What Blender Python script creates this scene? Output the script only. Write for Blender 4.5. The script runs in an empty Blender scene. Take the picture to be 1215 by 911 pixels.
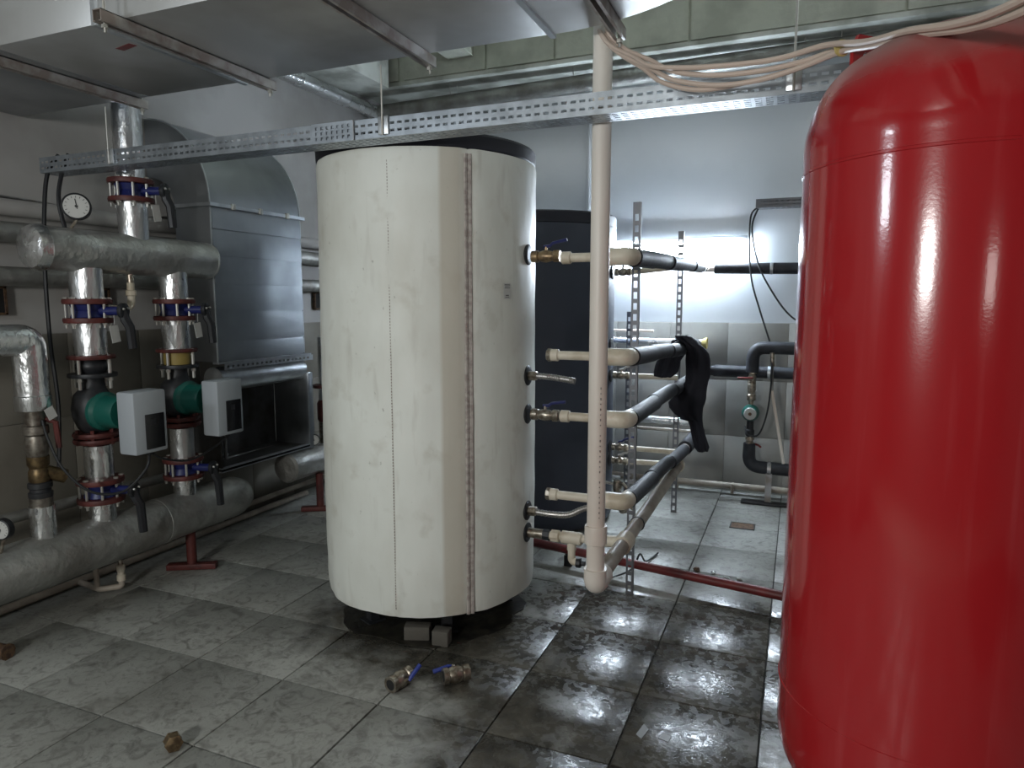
import bpy, bmesh, math, random
from mathutils import Vector, Matrix, noise
random.seed(7)
sc = bpy.context.scene
col = sc.collection
pi = math.pi

# ------------------------------------------------------------------ camera
F_PX, PITCH, YAW, CAM_H = 820.0, math.radians(6.82), math.radians(-22.43), 1.686
cam_d = bpy.data.cameras.new('camera'); cam = bpy.data.objects.new('camera', cam_d); col.objects.link(cam)
cam_d.sensor_width = 36.0; cam_d.lens = 36.0 * F_PX / 1215.0
cam_d.clip_start = 0.05; cam_d.clip_end = 60
cam.location = (0, 0, CAM_H)
cam.rotation_euler = (pi / 2 - PITCH, 0, -YAW)
sc.camera = cam

# ------------------------------------------------------------------ world, lights, exposure
w = bpy.data.worlds.new('world'); sc.world = w; w.use_nodes = True
w.node_tree.nodes['Background'].inputs[0].default_value = (0.55, 0.6, 0.65, 1)
w.node_tree.nodes['Background'].inputs[1].default_value = 0.05

def area(name, loc, target, size, size_y, power, colr):
    l = bpy.data.lights.new(name, 'AREA'); l.shape = 'RECTANGLE'; l.size = size; l.size_y = size_y
    l.energy = power; l.color = colr
    o = bpy.data.objects.new(name, l); col.objects.link(o); o.location = loc
    o.rotation_euler = (Vector(target) - Vector(loc)).to_track_quat('-Z', 'Y').to_euler()
    return o
# the wall lamp behind the pipes (its diffuser glows too, see wall_lamp)
area('wall_lamp_light', (-1.0, 6.17, 2.13), (-1.0, 3.0, 1.3), 1.15, 0.12, 45, (0.80, 0.89, 1.0))
# room lamps read from highlights and lit faces; the back one is added fill
area('room_lamp_main', (-1.4, -2.4, 2.0), (-1.4, 3.2, 1.7), 0.6, 0.4, 88, (0.97, 0.98, 0.95))
area('room_lamp_right', (1.9, -2.3, 1.85), (-1.7, 3.2, 1.5), 0.5, 0.4, 5, (1.0, 0.93, 0.88))
area('room_lamp_left', (-3.0, -0.45, 2.40), (-1.6, 3.2, 1.5), 0.5, 0.35, 16, (0.84, 0.92, 1.0))
area('fill_light_back', (1.6, 4.4, 3.6), (0.0, 5.2, 1.0), 1.2, 0.15, 8, (0.84, 0.92, 1.0))  # added fill light without a known source, aimed at the back floor
sc.view_settings.view_transform = 'Standard'; sc.view_settings.look = 'None'
sc.view_settings.exposure = 0.0; sc.view_settings.gamma = 1.0
sc.view_settings.use_curve_mapping = False

# ------------------------------------------------------------------ materials
def mat(name, c, rough=0.5, metal=0.0, c2=None, nscale=4.0, lo=0.42, hi=0.62, bump=0.0, bscale=40.0,
        bdist=0.01, rough2=None, stretch=(1, 1, 1), coat=0.0, detail=4.0, spec=0.5, vor=False):
    m = bpy.data.materials.new(name); m.use_nodes = True
    nt = m.node_tree; b = nt.nodes['Principled BSDF']; L = nt.links
    b.inputs['Base Color'].default_value = (*c, 1); b.inputs['Roughness'].default_value = rough
    b.inputs['Metallic'].default_value = metal; b.inputs['Coat Weight'].default_value = coat
    b.inputs['Coat Roughness'].default_value = 0.12
    b.inputs['Specular IOR Level'].default_value = spec
    g = nt.nodes.new('ShaderNodeNewGeometry'); mp = nt.nodes.new('ShaderNodeMapping')
    mp.inputs['Scale'].default_value = stretch; L.new(g.outputs['Position'], mp.inputs['Vector'])
    m['pos'] = 1
    if c2 is not None or rough2 is not None:
        n = nt.nodes.new('ShaderNodeTexNoise'); n.inputs['Scale'].default_value = nscale; n.inputs['Detail'].default_value = detail
        L.new(mp.outputs[0], n.inputs['Vector'])
        r = nt.nodes.new('ShaderNodeMapRange'); r.inputs[1].default_value = lo; r.inputs[2].default_value = hi
        L.new(n.outputs['Fac'], r.inputs[0])
        if c2 is not None:
            x = nt.nodes.new('ShaderNodeMix'); x.data_type = 'RGBA'
            x.inputs[6].default_value = (*c, 1); x.inputs[7].default_value = (*c2, 1)
            L.new(r.outputs[0], x.inputs[0]); L.new(x.outputs[2], b.inputs['Base Color'])
        if rough2 is not None:
            r2 = nt.nodes.new('ShaderNodeMapRange'); r2.inputs[3].default_value = rough; r2.inputs[4].default_value = rough2
            L.new(r.outputs[0], r2.inputs[0]); L.new(r2.outputs[0], b.inputs['Roughness'])
    if bump > 0:
        if vor:
            n2 = nt.nodes.new('ShaderNodeTexVoronoi'); out = 'Distance'
        else:
            n2 = nt.nodes.new('ShaderNodeTexNoise'); n2.inputs['Detail'].default_value = 5; out = 'Fac'
        n2.inputs['Scale'].default_value = bscale
        L.new(mp.outputs[0], n2.inputs['Vector'])
        bp = nt.nodes.new('ShaderNodeBump'); bp.inputs['Strength'].default_value = bump; bp.inputs['Distance'].default_value = bdist
        L.new(n2.outputs[out], bp.inputs['Height']); L.new(bp.outputs[0], b.inputs['Normal'])
    return m

M = {}
M['foil'] = mat('foil', (0.78, 0.79, 0.80), 0.22, 1.0, (0.62, 0.63, 0.64), 6, bump=0.42, bscale=42, bdist=0.012, rough2=0.36, stretch=(1, 1, 0.45))
M['foil_dull'] = mat('foil_dull', (0.62, 0.62, 0.60), 0.30, 0.85, (0.40, 0.39, 0.37), 5, bump=0.5, bscale=24, bdist=0.02, rough2=0.5)
M['foil_low'] = mat('foil_dusty', (0.42, 0.42, 0.40), 0.45, 0.75, (0.27, 0.26, 0.24), 4, bump=0.45, bscale=18, bdist=0.025, rough2=0.6)
M['galv'] = mat('galvanized', (0.62, 0.65, 0.68), 0.34, 0.9, (0.50, 0.53, 0.56), 9, rough2=0.45, bump=0.08, bscale=60)
M['duct'] = mat('duct_sheet', (0.40, 0.42, 0.44), 0.33, 0.9, (0.30, 0.32, 0.34), 1.6, rough2=0.46, bump=0.05, bscale=6, bdist=0.03)
M['duct_top'] = mat('duct_sheet_dusty', (0.58, 0.59, 0.59), 0.45, 0.8, (0.38, 0.375, 0.36), 1.3, rough2=0.55, bump=0.05, bscale=5, bdist=0.03)
M['tray'] = mat('tray_zinc', (0.40, 0.44, 0.48), 0.38, 0.85, (0.30, 0.33, 0.36), 14)
M['strut'] = mat('strut_zinc', (0.15, 0.15, 0.16), 0.5, 0.7, (0.14, 0.145, 0.16), 16)
M['steel'] = mat('grey_steel', (0.35, 0.35, 0.36), 0.4, 0.9, (0.24, 0.22, 0.20), 12)
M['rusty'] = mat('rail_steel', (0.48, 0.46, 0.44), 0.5, 0.7, (0.33, 0.28, 0.25), 14)
M['bolt'] = mat('bolt_zinc', (0.55, 0.54, 0.50), 0.4, 0.85)
M['flange'] = mat('red_flange', (0.11, 0.024, 0.020), 0.55, 0.1, (0.07, 0.018, 0.016), 15, bump=0.2, bscale=90)
M['blue'] = mat('blue_enamel', (0.012, 0.017, 0.10), 0.35, 0.0)
M['black'] = mat('black_plastic', (0.012, 0.013, 0.016), 0.45)
M['iron'] = mat('black_iron', (0.018, 0.020, 0.024), 0.5, 0.2, (0.03, 0.03, 0.032), 20)
M['green'] = mat('green_motor', (0.008, 0.095, 0.075), 0.35)
M['box'] = mat('controller_grey', (0.36, 0.39, 0.42), 0.45)
M['glass_dark'] = mat('dark_panel', (0.012, 0.012, 0.014), 0.25)
M['tag'] = mat('paper_tag', (0.48, 0.48, 0.46), 0.7)
M['spacer'] = mat('yellow_spacer', (0.30, 0.22, 0.06), 0.6)
M['white_pvc'] = mat('white_pipe', (0.74, 0.70, 0.64), 0.42, 0, (0.62, 0.53, 0.46), 3, stretch=(1, 1, 0.25), bump=0.03, bscale=200)
M['ppr'] = mat('ppr_pipe', (0.66, 0.60, 0.49), 0.45, 0, (0.50, 0.43, 0.32), 9, lo=0.5, hi=0.68)
M['ppr_old'] = mat('ppr_floor_pipe', (0.42, 0.37, 0.31), 0.5, 0, (0.27, 0.23, 0.19), 6)
M['insul'] = mat('black_insulation', (0.014, 0.015, 0.020), 0.62, 0, (0.030, 0.033, 0.042), 10, bump=0.3, bscale=80, bdist=0.004)
M['brass'] = mat('old_brass', (0.36, 0.26, 0.15), 0.38, 0.85, (0.16, 0.11, 0.07), 40)
M['nickel'] = mat('nickel_brass', (0.42, 0.38, 0.32), 0.33, 0.9, (0.22, 0.18, 0.14), 50)
M['braid'] = mat('braided_steel', (0.50, 0.48, 0.46), 0.35, 0.9, (0.25, 0.24, 0.23), 150)
M['redpipe'] = mat('red_pipe', (0.17, 0.018, 0.018), 0.45, 0, (0.10, 0.015, 0.015), 6)
M['rubber'] = mat('rubber_cable', (0.012, 0.013, 0.015), 0.5)
M['cable'] = mat('beige_cable', (0.58, 0.47, 0.40), 0.5)
M['foam'] = mat('yellow_foam', (0.55, 0.45, 0.17), 0.85, bump=0.4, bscale=60)
M['cloth'] = mat('black_cloth', (0.014, 0.014, 0.022), 0.85, bump=0.25, bscale=60, bdist=0.006)
M['drum'] = mat('black_jacket', (0.045, 0.053, 0.075), 0.50, 0, (0.062, 0.072, 0.10), 2, bump=0.06, bscale=6, bdist=0.03)
M['lid'] = mat('lid_black', (0.012, 0.013, 0.022), 0.55)
M['concrete'] = mat('concrete', (0.64, 0.65, 0.56), 0.85, 0, (0.48, 0.49, 0.42), 3, bump=0.35, bscale=18, bdist=0.02)
M['concrete_lit'] = mat('concrete_lamplit', (0.80, 0.82, 0.76), 0.8, 0, (0.42, 0.43, 0.38), 3, bump=0.4, bscale=12, bdist=0.02)  # paler concrete: the wall lamp's light on the beams is in the colour
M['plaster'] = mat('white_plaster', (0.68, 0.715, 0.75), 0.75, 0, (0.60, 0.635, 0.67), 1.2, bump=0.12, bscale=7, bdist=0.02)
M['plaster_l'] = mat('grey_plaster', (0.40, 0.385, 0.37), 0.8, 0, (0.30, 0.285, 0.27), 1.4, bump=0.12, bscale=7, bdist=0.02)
M['grout'] = mat('grout', (0.035, 0.034, 0.032), 0.8, 0, (0.07, 0.068, 0.06), 12)
M['wgrout'] = mat('wall_grout', (0.30, 0.29, 0.27), 0.8)
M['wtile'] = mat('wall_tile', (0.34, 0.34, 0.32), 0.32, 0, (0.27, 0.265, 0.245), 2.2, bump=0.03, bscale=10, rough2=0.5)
M['wtile_l'] = mat('wall_tile_shaded', (0.20, 0.185, 0.155), 0.38, 0, (0.15, 0.135, 0.11), 2.2, bump=0.03, bscale=10, rough2=0.55)  # wall tile copy with the dimness of the left side in its colour
M['steel_dark'] = mat('dark_steel', (0.24, 0.22, 0.19), 0.45, 0.85, (0.13, 0.11, 0.09), 30)  # darker, browner steel for the left valve stack
M['brass_dark'] = mat('dark_brass', (0.20, 0.14, 0.07), 0.45, 0.85, (0.10, 0.07, 0.04), 30)  # darker brass for the strainer of that stack
M['void'] = mat('dark_void', (0.01, 0.01, 0.01), 0.9)
M['stone'] = mat('block_stone', (0.10, 0.092, 0.078), 0.85, bump=0.4, bscale=30)  # base colour darkened for the shadow under the tank
M['rust'] = mat('rust', (0.15, 0.09, 0.05), 0.7, 0.3, (0.07, 0.04, 0.03), 40, bump=0.4, bscale=80)

def red_material():
    m = bpy.data.materials.new('red_enamel'); m.use_nodes = True; nt = m.node_tree; L = nt.links; b = nt.nodes['Principled BSDF']
    b.inputs['Roughness'].default_value = 0.2; b.inputs['Coat Weight'].default_value = 0.5; b.inputs['Coat Roughness'].default_value = 0.06
    g = nt.nodes.new('ShaderNodeNewGeometry')
    mp = nt.nodes.new('ShaderNodeMapping'); mp.inputs['Scale'].default_value = (14, 14, 0.7); L.new(g.outputs['Position'], mp.inputs[0])
    n = nt.nodes.new('ShaderNodeTexNoise'); n.inputs['Scale'].default_value = 1.6; n.inputs['Detail'].default_value = 6; L.new(mp.outputs[0], n.inputs['Vector'])
    r = nt.nodes.new('ShaderNodeMapRange'); r.inputs[1].default_value = 0.60; r.inputs[2].default_value = 0.85; L.new(n.outputs[0], r.inputs[0])
    x = nt.nodes.new('ShaderNodeMix'); x.data_type = 'RGBA'; x.inputs[6].default_value = (0.36, 0.010, 0.014, 1); x.inputs[7].default_value = (0.41, 0.04, 0.045, 1)
    L.new(r.outputs[0], x.inputs[0])
    # dust settled on the upward-facing dome
    sx = nt.nodes.new('ShaderNodeSeparateXYZ'); L.new(g.outputs['Position'], sx.inputs[0])
    n2 = nt.nodes.new('ShaderNodeTexNoise'); n2.inputs['Scale'].default_value = 9; n2.inputs['Detail'].default_value = 5; L.new(g.outputs['Position'], n2.inputs['Vector'])
    ma = nt.nodes.new('ShaderNodeMath'); ma.operation = 'MULTIPLY_ADD'; ma.inputs[1].default_value = 0.10; L.new(n2.outputs[0], ma.inputs[0]); L.new(sx.outputs['Z'], ma.inputs[2])
    r3 = nt.nodes.new('ShaderNodeMapRange'); r3.inputs[1].default_value = 2.23; r3.inputs[2].default_value = 2.36; r3.inputs[4].default_value = 0.75; L.new(ma.outputs[0], r3.inputs[0])
    x2 = nt.nodes.new('ShaderNodeMix'); x2.data_type = 'RGBA'; x2.inputs[7].default_value = (0.25, 0.19, 0.17, 1)
    L.new(r3.outputs[0], x2.inputs[0]); L.new(x.outputs[2], x2.inputs[6]); L.new(x2.outputs[2], b.inputs['Base Color'])
    r4 = nt.nodes.new('ShaderNodeMapRange'); r4.inputs[2].default_value = 0.75; r4.inputs[3].default_value = 0.17; r4.inputs[4].default_value = 0.75; L.new(r3.outputs[0], r4.inputs[0]); L.new(r4.outputs[0], b.inputs['Roughness'])
    r5 = nt.nodes.new('ShaderNodeMapRange'); r5.inputs[2].default_value = 0.75; r5.inputs[3].default_value = 0.5; r5.inputs[4].default_value = 0.0; L.new(r3.outputs[0], r5.inputs[0]); L.new(r5.outputs[0], b.inputs['Coat Weight'])
    n3 = nt.nodes.new('ShaderNodeTexNoise'); n3.inputs['Scale'].default_value = 120; L.new(g.outputs['Position'], n3.inputs['Vector'])
    bp = nt.nodes.new('ShaderNodeBump'); bp.inputs['Strength'].default_value = 0.035; bp.inputs['Distance'].default_value = 0.003
    L.new(n3.outputs[0], bp.inputs['Height']); L.new(bp.outputs[0], b.inputs['Normal']); L.new(bp.outputs[0], b.inputs['Coat Normal'])
    return m
M['red'] = red_material()
M['red_plain'] = mat('red_paint', (0.37, 0.012, 0.014), 0.3, coat=0.3)

CT = Vector((-1.853, 3.317, 0)); RT_ = 0.574
def pang(px):   # angle on the tank circle seen at picture column px
    th = YAW + math.atan((px - 607.5) / F_PX / math.cos(PITCH) * 1.0)
    d = Vector((math.sin(th), math.cos(th))); c = CT.xy; b = d.dot(c); disc = b * b - c.dot(c) + RT_ ** 2
    s = b - math.sqrt(max(disc, 0)); p = d * s - c; return math.atan2(p.y, p.x)
PX1 = CT.x + RT_ * math.cos(pang(524)); PX2 = CT.x + RT_ * math.cos(pang(553))
def jacket_material():
    m = bpy.data.materials.new('white_jacket'); m.use_nodes = True; nt = m.node_tree; L = nt.links; b = nt.nodes['Principled BSDF']
    b.inputs['Roughness'].default_value = 0.5
    g = nt.nodes.new('ShaderNodeNewGeometry')
    def mixc(fac, a, c2):
        x = nt.nodes.new('ShaderNodeMix'); x.data_type = 'RGBA'; x.inputs[7].default_value = (*c2, 1)
        if isinstance(a, tuple): x.inputs[6].default_value = (*a, 1)
        else: L.new(a, x.inputs[6])
        L.new(fac, x.inputs[0]); return x.outputs[2]
    def nz(scale, stretch, lo, hi, top):
        mp = nt.nodes.new('ShaderNodeMapping'); mp.inputs['Scale'].default_value = stretch; L.new(g.outputs['Position'], mp.inputs[0])
        n = nt.nodes.new('ShaderNodeTexNoise'); n.inputs['Scale'].default_value = scale; n.inputs['Detail'].default_value = 6; L.new(mp.outputs[0], n.inputs['Vector'])
        r = nt.nodes.new('ShaderNodeMapRange'); r.inputs[1].default_value = lo; r.inputs[2].default_value = hi; r.inputs[4].default_value = top; L.new(n.outputs[0], r.inputs[0]); return r.outputs[0]
    c = mixc(nz(2.0, (1, 1, 0.6), 0.42, 0.74, 0.8), (0.75, 0.77, 0.72), (0.52, 0.51, 0.445))
    c = mixc(nz(7.0, (1, 1, 1), 0.58, 0.80, 0.5), c, (0.38, 0.34, 0.26))
    c = mixc(nz(5.0, (3, 3, 0.5), 0.60, 0.80, 0.5), c, (0.42, 0.40, 0.35))
    c = mixc(nz(38.0, (1, 1, 0.7), 0.70, 0.80, 0.6), c, (0.16, 0.14, 0.12))
    # brown panel beside the zip
    sx = nt.nodes.new('ShaderNodeSeparateXYZ'); L.new(g.outputs['Position'], sx.inputs[0])
    a = nt.nodes.new('ShaderNodeMapRange'); a.inputs[1].default_value = PX1 - 0.008; a.inputs[2].default_value = PX1 + 0.008; L.new(sx.outputs['X'], a.inputs[0])
    a2 = nt.nodes.new('ShaderNodeMapRange'); a2.inputs[1].default_value = PX2 - 0.02; a2.inputs[2].default_value = PX2 + 0.01; a2.inputs[3].default_value = 1; a2.inputs[4].default_value = 0; L.new(sx.outputs['X'], a2.inputs[0])
    mu = nt.nodes.new('ShaderNodeMath'); mu.operation = 'MULTIPLY'; L.new(a.outputs[0], mu.inputs[0]); L.new(a2.outputs[0], mu.inputs[1])
    mu2 = nt.nodes.new('ShaderNodeMath'); mu2.operation = 'MULTIPLY'; mu2.inputs[1].default_value = 0.75; L.new(mu.outputs[0], mu2.inputs[0])
    c = mixc(mu2.outputs[0], c, (0.50, 0.46, 0.38))
    L.new(c, b.inputs['Base Color'])
    n = nt.nodes.new('ShaderNodeTexNoise'); n.inputs['Scale'].default_value = 5; n.inputs['Detail'].default_value = 7; L.new(g.outputs['Position'], n.inputs['Vector'])
    bp = nt.nodes.new('ShaderNodeBump'); bp.inputs['Strength'].default_value = 0.25; bp.inputs['Distance'].default_value = 0.02
    L.new(n.outputs[0], bp.inputs['Height']); L.new(bp.outputs[0], b.inputs['Normal'])
    return m
M['jacket'] = jacket_material()

def floor_material():
    m = bpy.data.materials.new('floor_tile'); m.use_nodes = True; nt = m.node_tree; L = nt.links; b = nt.nodes['Principled BSDF']
    g = nt.nodes.new('ShaderNodeNewGeometry'); P = g.outputs['Position']
    def noi(scale, detail=5, dist=0.0):
        n = nt.nodes.new('ShaderNodeTexNoise'); n.inputs['Scale'].default_value = scale; n.inputs['Detail'].default_value = detail
        n.inputs['Distortion'].default_value = dist; L.new(P, n.inputs['Vector']); return n.outputs[0]
    def rng(s, a, b_, c=0.0, d=1.0):
        r = nt.nodes.new('ShaderNodeMapRange'); r.inputs[1].default_value = a; r.inputs[2].default_value = b_; r.inputs[3].default_value = c; r.inputs[4].default_value = d
        L.new(s, r.inputs[0]); return r.outputs[0]
    def mth(op, a, b_):
        x = nt.nodes.new('ShaderNodeMath'); x.operation = op
        for i, v in enumerate((a, b_)):
            if isinstance(v, (int, float)): x.inputs[i].default_value = v
            else: L.new(v, x.inputs[i])
        return x.outputs[0]
    def mix(f, a, b_):
        x = nt.nodes.new('ShaderNodeMix'); x.data_type = 'RGBA'; L.new(f, x.inputs[0])
        for i, v in ((6, a), (7, b_)):
            if isinstance(v, tuple): x.inputs[i].default_value = (*v, 1)
            else: L.new(v, x.inputs[i])
        return x.outputs[2]
    # puddle that leaked from the tank: noise-edged blob round a few points
    def blob(cx, cy, r):
        v = nt.nodes.new('ShaderNodeVectorMath'); v.operation = 'DISTANCE'; L.new(P, v.inputs[0]); v.inputs[1].default_value = (cx, cy, 0)
        return rng(v.outputs['Value'], r * 1.25, r * 0.45)
    wet = blob(-0.75, 3.05, 0.62)
    for q in ((-0.45, 2.35, 0.6), (-1.25, 2.75, 0.42), (-1.0, 2.45, 0.34), (-0.75, 2.0, 0.3), (-1.15, 3.05, 0.38), (-0.35, 3.1, 0.62), (-1.75, 3.1, 0.7), (-0.9, 2.2, 0.35), (-0.25, 3.6, 0.42), (-1.0, 3.6, 0.4)):
        wet = mth('MAXIMUM', wet, blob(*q))
    wet = mth('ADD', wet, mth('MULTIPLY', mth('SUBTRACT', noi(5.5, 8, 0.6), 0.5), 1.7))
    wet = rng(wet, 0.20, 0.80)
    c = mix(rng(noi(1.7, 6), 0.35, 0.7), (0.38, 0.385, 0.36), (0.23, 0.23, 0.21))
    c = mix(rng(noi(9, 12, 2.2), 0.50, 0.70, 0, 0.6), c, (0.085, 0.081, 0.07))
    c = mix(rng(noi(26, 10, 1.5), 0.52, 0.72, 0, 0.45), c, (0.075, 0.07, 0.06))
    c = mix(rng(noi(55, 4, 0.5), 0.66, 0.76, 0, 0.6), c, (0.06, 0.055, 0.05))
    dirt = mix(rng(noi(8, 14, 0.8), 0.30, 0.72), (0.016, 0.0145, 0.011), (0.105, 0.096, 0.076))
    dirt = mix(rng(noi(30, 10, 1.0), 0.50, 0.75, 0, 0.6), dirt, (0.030, 0.027, 0.022))
    c = mix(mth('MULTIPLY', wet, 0.96), c, dirt)
    L.new(c, b.inputs['Base Color'])
    film = rng(noi(26, 12, 0.4), 0.38, 0.62, 0.05, 0.45)
    dry = rng(noi(6, 6), 0.35, 0.65, 0.34, 0.52)
    x = nt.nodes.new('ShaderNodeMix'); L.new(wet, x.inputs[0]); L.new(dry, x.inputs[2]); L.new(film, x.inputs[3]); L.new(x.outputs[0], b.inputs['Roughness'])
    bp = nt.nodes.new('ShaderNodeBump'); bp.inputs['Strength'].default_value = 0.35; bp.inputs['Distance'].default_value = 0.004
    L.new(noi(75, 10, 0.5), bp.inputs['Height']); L.new(bp.outputs[0], b.inputs['Normal'])
    return m
M['ftile'] = floor_material()

def emit(name, c, s):
    m = bpy.data.materials.new(name); m.use_nodes = True; nt = m.node_tree; b = nt.nodes['Principled BSDF']
    b.inputs['Emission Color'].default_value = (*c, 1); b.inputs['Emission Strength'].default_value = s; return m
M['lamp'] = emit('lamp_diffuser', (0.74, 0.87, 1.0), 120.0)

# ------------------------------------------------------------------ helpers
RX = Vector((1, 0, 0)); RY = Vector((0, 1, 0)); RZ = Vector((0, 0, 1))
def V(*a): return Vector(a)

def frames(path):
    n = len(path); T = []
    for i in range(n):
        a = path[max(i - 1, 0)]; b = path[min(i + 1, n - 1)]; T.append((b - a).normalized())
    up = RZ if abs(T[0].z) < 0.9 else RX
    N = (up - T[0] * up.dot(T[0])).normalized(); out = []
    for t in T:
        N = (N - t * N.dot(t)); N = N.normalized() if N.length > 1e-6 else t.orthogonal().normalized()
        out.append((N.copy(), t.cross(N)))
    return out

def round_path(pts, rad, n=7):
    pts = [Vector(p) for p in pts]; out = [pts[0]]
    for i in range(1, len(pts) - 1):
        p = pts[i]; a = (pts[i - 1] - p); b = (pts[i + 1] - p)
        r = min(rad, a.length * 0.48, b.length * 0.48)
        A = p + a.normalized() * r; B = p + b.normalized() * r
        for k in range(n + 1):
            t = k / n; out.append((1 - t) ** 2 * A + 2 * t * (1 - t) * p + t * t * B)
    out.append(pts[-1]); return out

def smooth_path(pts, n=8):
    P = [Vector(p) for p in pts]; out = []
    for i in range(len(P) - 1):
        p0 = P[max(i - 1, 0)]; p1 = P[i]; p2 = P[i + 1]; p3 = P[min(i + 2, len(P) - 1)]
        for k in range(n):
            t = k / n
            out.append(0.5 * ((2 * p1) + (-p0 + p2) * t + (2 * p0 - 5 * p1 + 4 * p2 - p3) * t * t + (-p0 + 3 * p1 - 3 * p2 + p3) * t ** 3))
    out.append(P[-1]); return out

class MB:
    def __init__(s): s.b = bmesh.new()
    def box(s, c, d, rot=None, bev=0.0):
        r = bmesh.ops.create_cube(s.b, size=1.0); vs = r['verts']
        bmesh.ops.scale(s.b, vec=d, verts=vs)
        if bev > 0:
            es = list({e for v in vs for e in v.link_edges})
            rr = bmesh.ops.bevel(s.b, geom=es, offset=bev, segments=2, profile=0.5, affect='EDGES')
            vs = [v for v in rr['verts']] + [v for v in vs if v.is_valid]
            vs = list({v for v in vs})
        if rot is not None: bmesh.ops.rotate(s.b, cent=(0, 0, 0), matrix=rot, verts=vs)
        bmesh.ops.translate(s.b, vec=c, verts=vs); return s
    def tube(s, path, r, seg=16, caps=True):
        path = [Vector(p) for p in path]; fr = frames(path); rings = []
        rr = r if isinstance(r, (list, tuple)) else [r] * len(path)
        for p, (N, B), q in zip(path, fr, rr):
            rings.append([s.b.verts.new(p + (N * math.cos(2 * pi * k / seg) + B * math.sin(2 * pi * k / seg)) * q) for k in range(seg)])
        for a, b in zip(rings, rings[1:]):
            for k in range(seg):
                s.b.faces.new((a[k], a[(k + 1) % seg], b[(k + 1) % seg], b[k]))
        if caps:
            s.b.faces.new(rings[0][::-1]); s.b.faces.new(rings[-1])
        return s
    def cyl(s, a, b, r, seg=20, r2=None): return s.tube([a, b], [r, r if r2 is None else r2], seg)
    def lathe(s, prof, o=(0, 0, 0), axis=RZ, seg=48, cap=True, fn=None):
        """prof = [(radius, height)]"""
        o = Vector(o); axis = Vector(axis).normalized(); N = (RX if abs(axis.x) < 0.9 else RY)
        N = (N - axis * N.dot(axis)).normalized(); B = axis.cross(N); rings = []
        for (r, h) in prof:
            ring = []
            for k in range(seg):
                t = 2 * pi * k / seg; q = r + (fn(t, h, r) if fn else 0)
                ring.append(s.b.verts.new(o + axis * h + (N * math.cos(t) + B * math.sin(t)) * q))
            rings.append(ring)
        for a, b in zip(rings, rings[1:]):
            for k in range(seg): s.b.faces.new((a[k], a[(k + 1) % seg], b[(k + 1) % seg], b[k]))
        if cap:
            s.b.faces.new(rings[0][::-1]); s.b.faces.new(rings[-1])
        return s
    def prism(s, poly, ext):
        """poly: list of 3D points, ext: extrusion vector"""
        e = Vector(ext); a = [s.b.verts.new(Vector(p)) for p in poly]; b = [s.b.verts.new(Vector(p) + e) for p in poly]
        n = len(poly)
        s.b.faces.new(a[::-1]); s.b.faces.new(b)
        for k in range(n): s.b.faces.new((a[k], a[(k + 1) % n], b[(k + 1) % n], b[k]))
        return s
    def perf(s, o, u, v, us, vs):
        """sheet with rectangular holes: us/vs breakpoints, odd cells in both are holes"""
        o = Vector(o); u = Vector(u); v = Vector(v)
        g = [[s.b.verts.new(o + u * a + v * c) for c in vs] for a in us]
        for i in range(len(us) - 1):
            for j in range(len(vs) - 1):
                if i % 2 == 1 and j % 2 == 1: continue
                s.b.faces.new((g[i][j], g[i + 1][j], g[i + 1][j + 1], g[i][j + 1]))
        return s
    def grid(s, rows):
        g = [[s.b.verts.new(Vector(p)) for p in r] for r in rows]
        for i in range(len(g) - 1):
            for j in range(len(g[0]) - 1): s.b.faces.new((g[i][j], g[i + 1][j], g[i + 1][j + 1], g[i][j + 1]))
        return s
    def build(s, name, m, parent=None, thick=0.0, ang=35, recalc=True):
        flat = thick and ang == 35
        if recalc: bmesh.ops.recalc_face_normals(s.b, faces=s.b.faces)
        me = bpy.data.meshes.new(name); s.b.to_mesh(me); s.b.free()
        for p in me.polygons: p.use_smooth = not flat
        if not flat: me.set_sharp_from_angle(angle=math.radians(ang))
        me.materials.append(m)
        o = bpy.data.objects.new(name, me); col.objects.link(o)
        if thick:
            md = o.modifiers.new('solid', 'SOLIDIFY'); md.thickness = thick; md.offset = 0
        if parent: adopt(o, parent)
        return o

def adopt(o, parent):
    o.parent = parent
    M_ = Matrix.Translation(parent['base']) if 'base' in parent.keys() else None
    if M_ is not None: o.matrix_parent_inverse = M_.inverted()

def thing(name, label, cat, loc=(0, 0, 0), group=None):
    o = bpy.data.objects.new(name, None); col.objects.link(o); o.location = loc; o['base'] = tuple(map(float, loc)); o.empty_display_size = 0.05
    o['label'] = label; o['category'] = cat
    if group: o['group'] = group
    return o
def tag(o, label, cat, group=None):
    o['label'] = label; o['category'] = cat
    if group: o['group'] = group
    return o
def struct(o): o['kind'] = 'structure'; return o
def dup(root, loc, label, rotz=None, group=None):
    r = root.copy(); col.objects.link(r); r.location = loc; r['label'] = label
    if rotz is not None: r.rotation_euler = (0, 0, rotz)
    if group: r['group'] = group
    def rec(a, b):
        for ch in list(a.children):
            c = ch.copy(); col.objects.link(c); c.parent = b; rec(ch, c)
    rec(root, r)
    return r
def inst(src, name, loc, parent=None, rot=None):
    o = bpy.data.objects.new(name, src.data); col.objects.link(o); o.location = loc
    if rot: o.rotation_euler = rot
    if parent: adopt(o, parent)
    return o

# ------------------------------------------------------------------ setting
XL, XR, YB, YF, ZC = -4.05, 3.2, 6.35, -2.6, 4.15
fl = struct(MB().box(((XL + XR) / 2, (YB + YF) / 2, -0.06), (XR - XL, YB - YF, 0.10)).build('floor', M['grout']))
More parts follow.
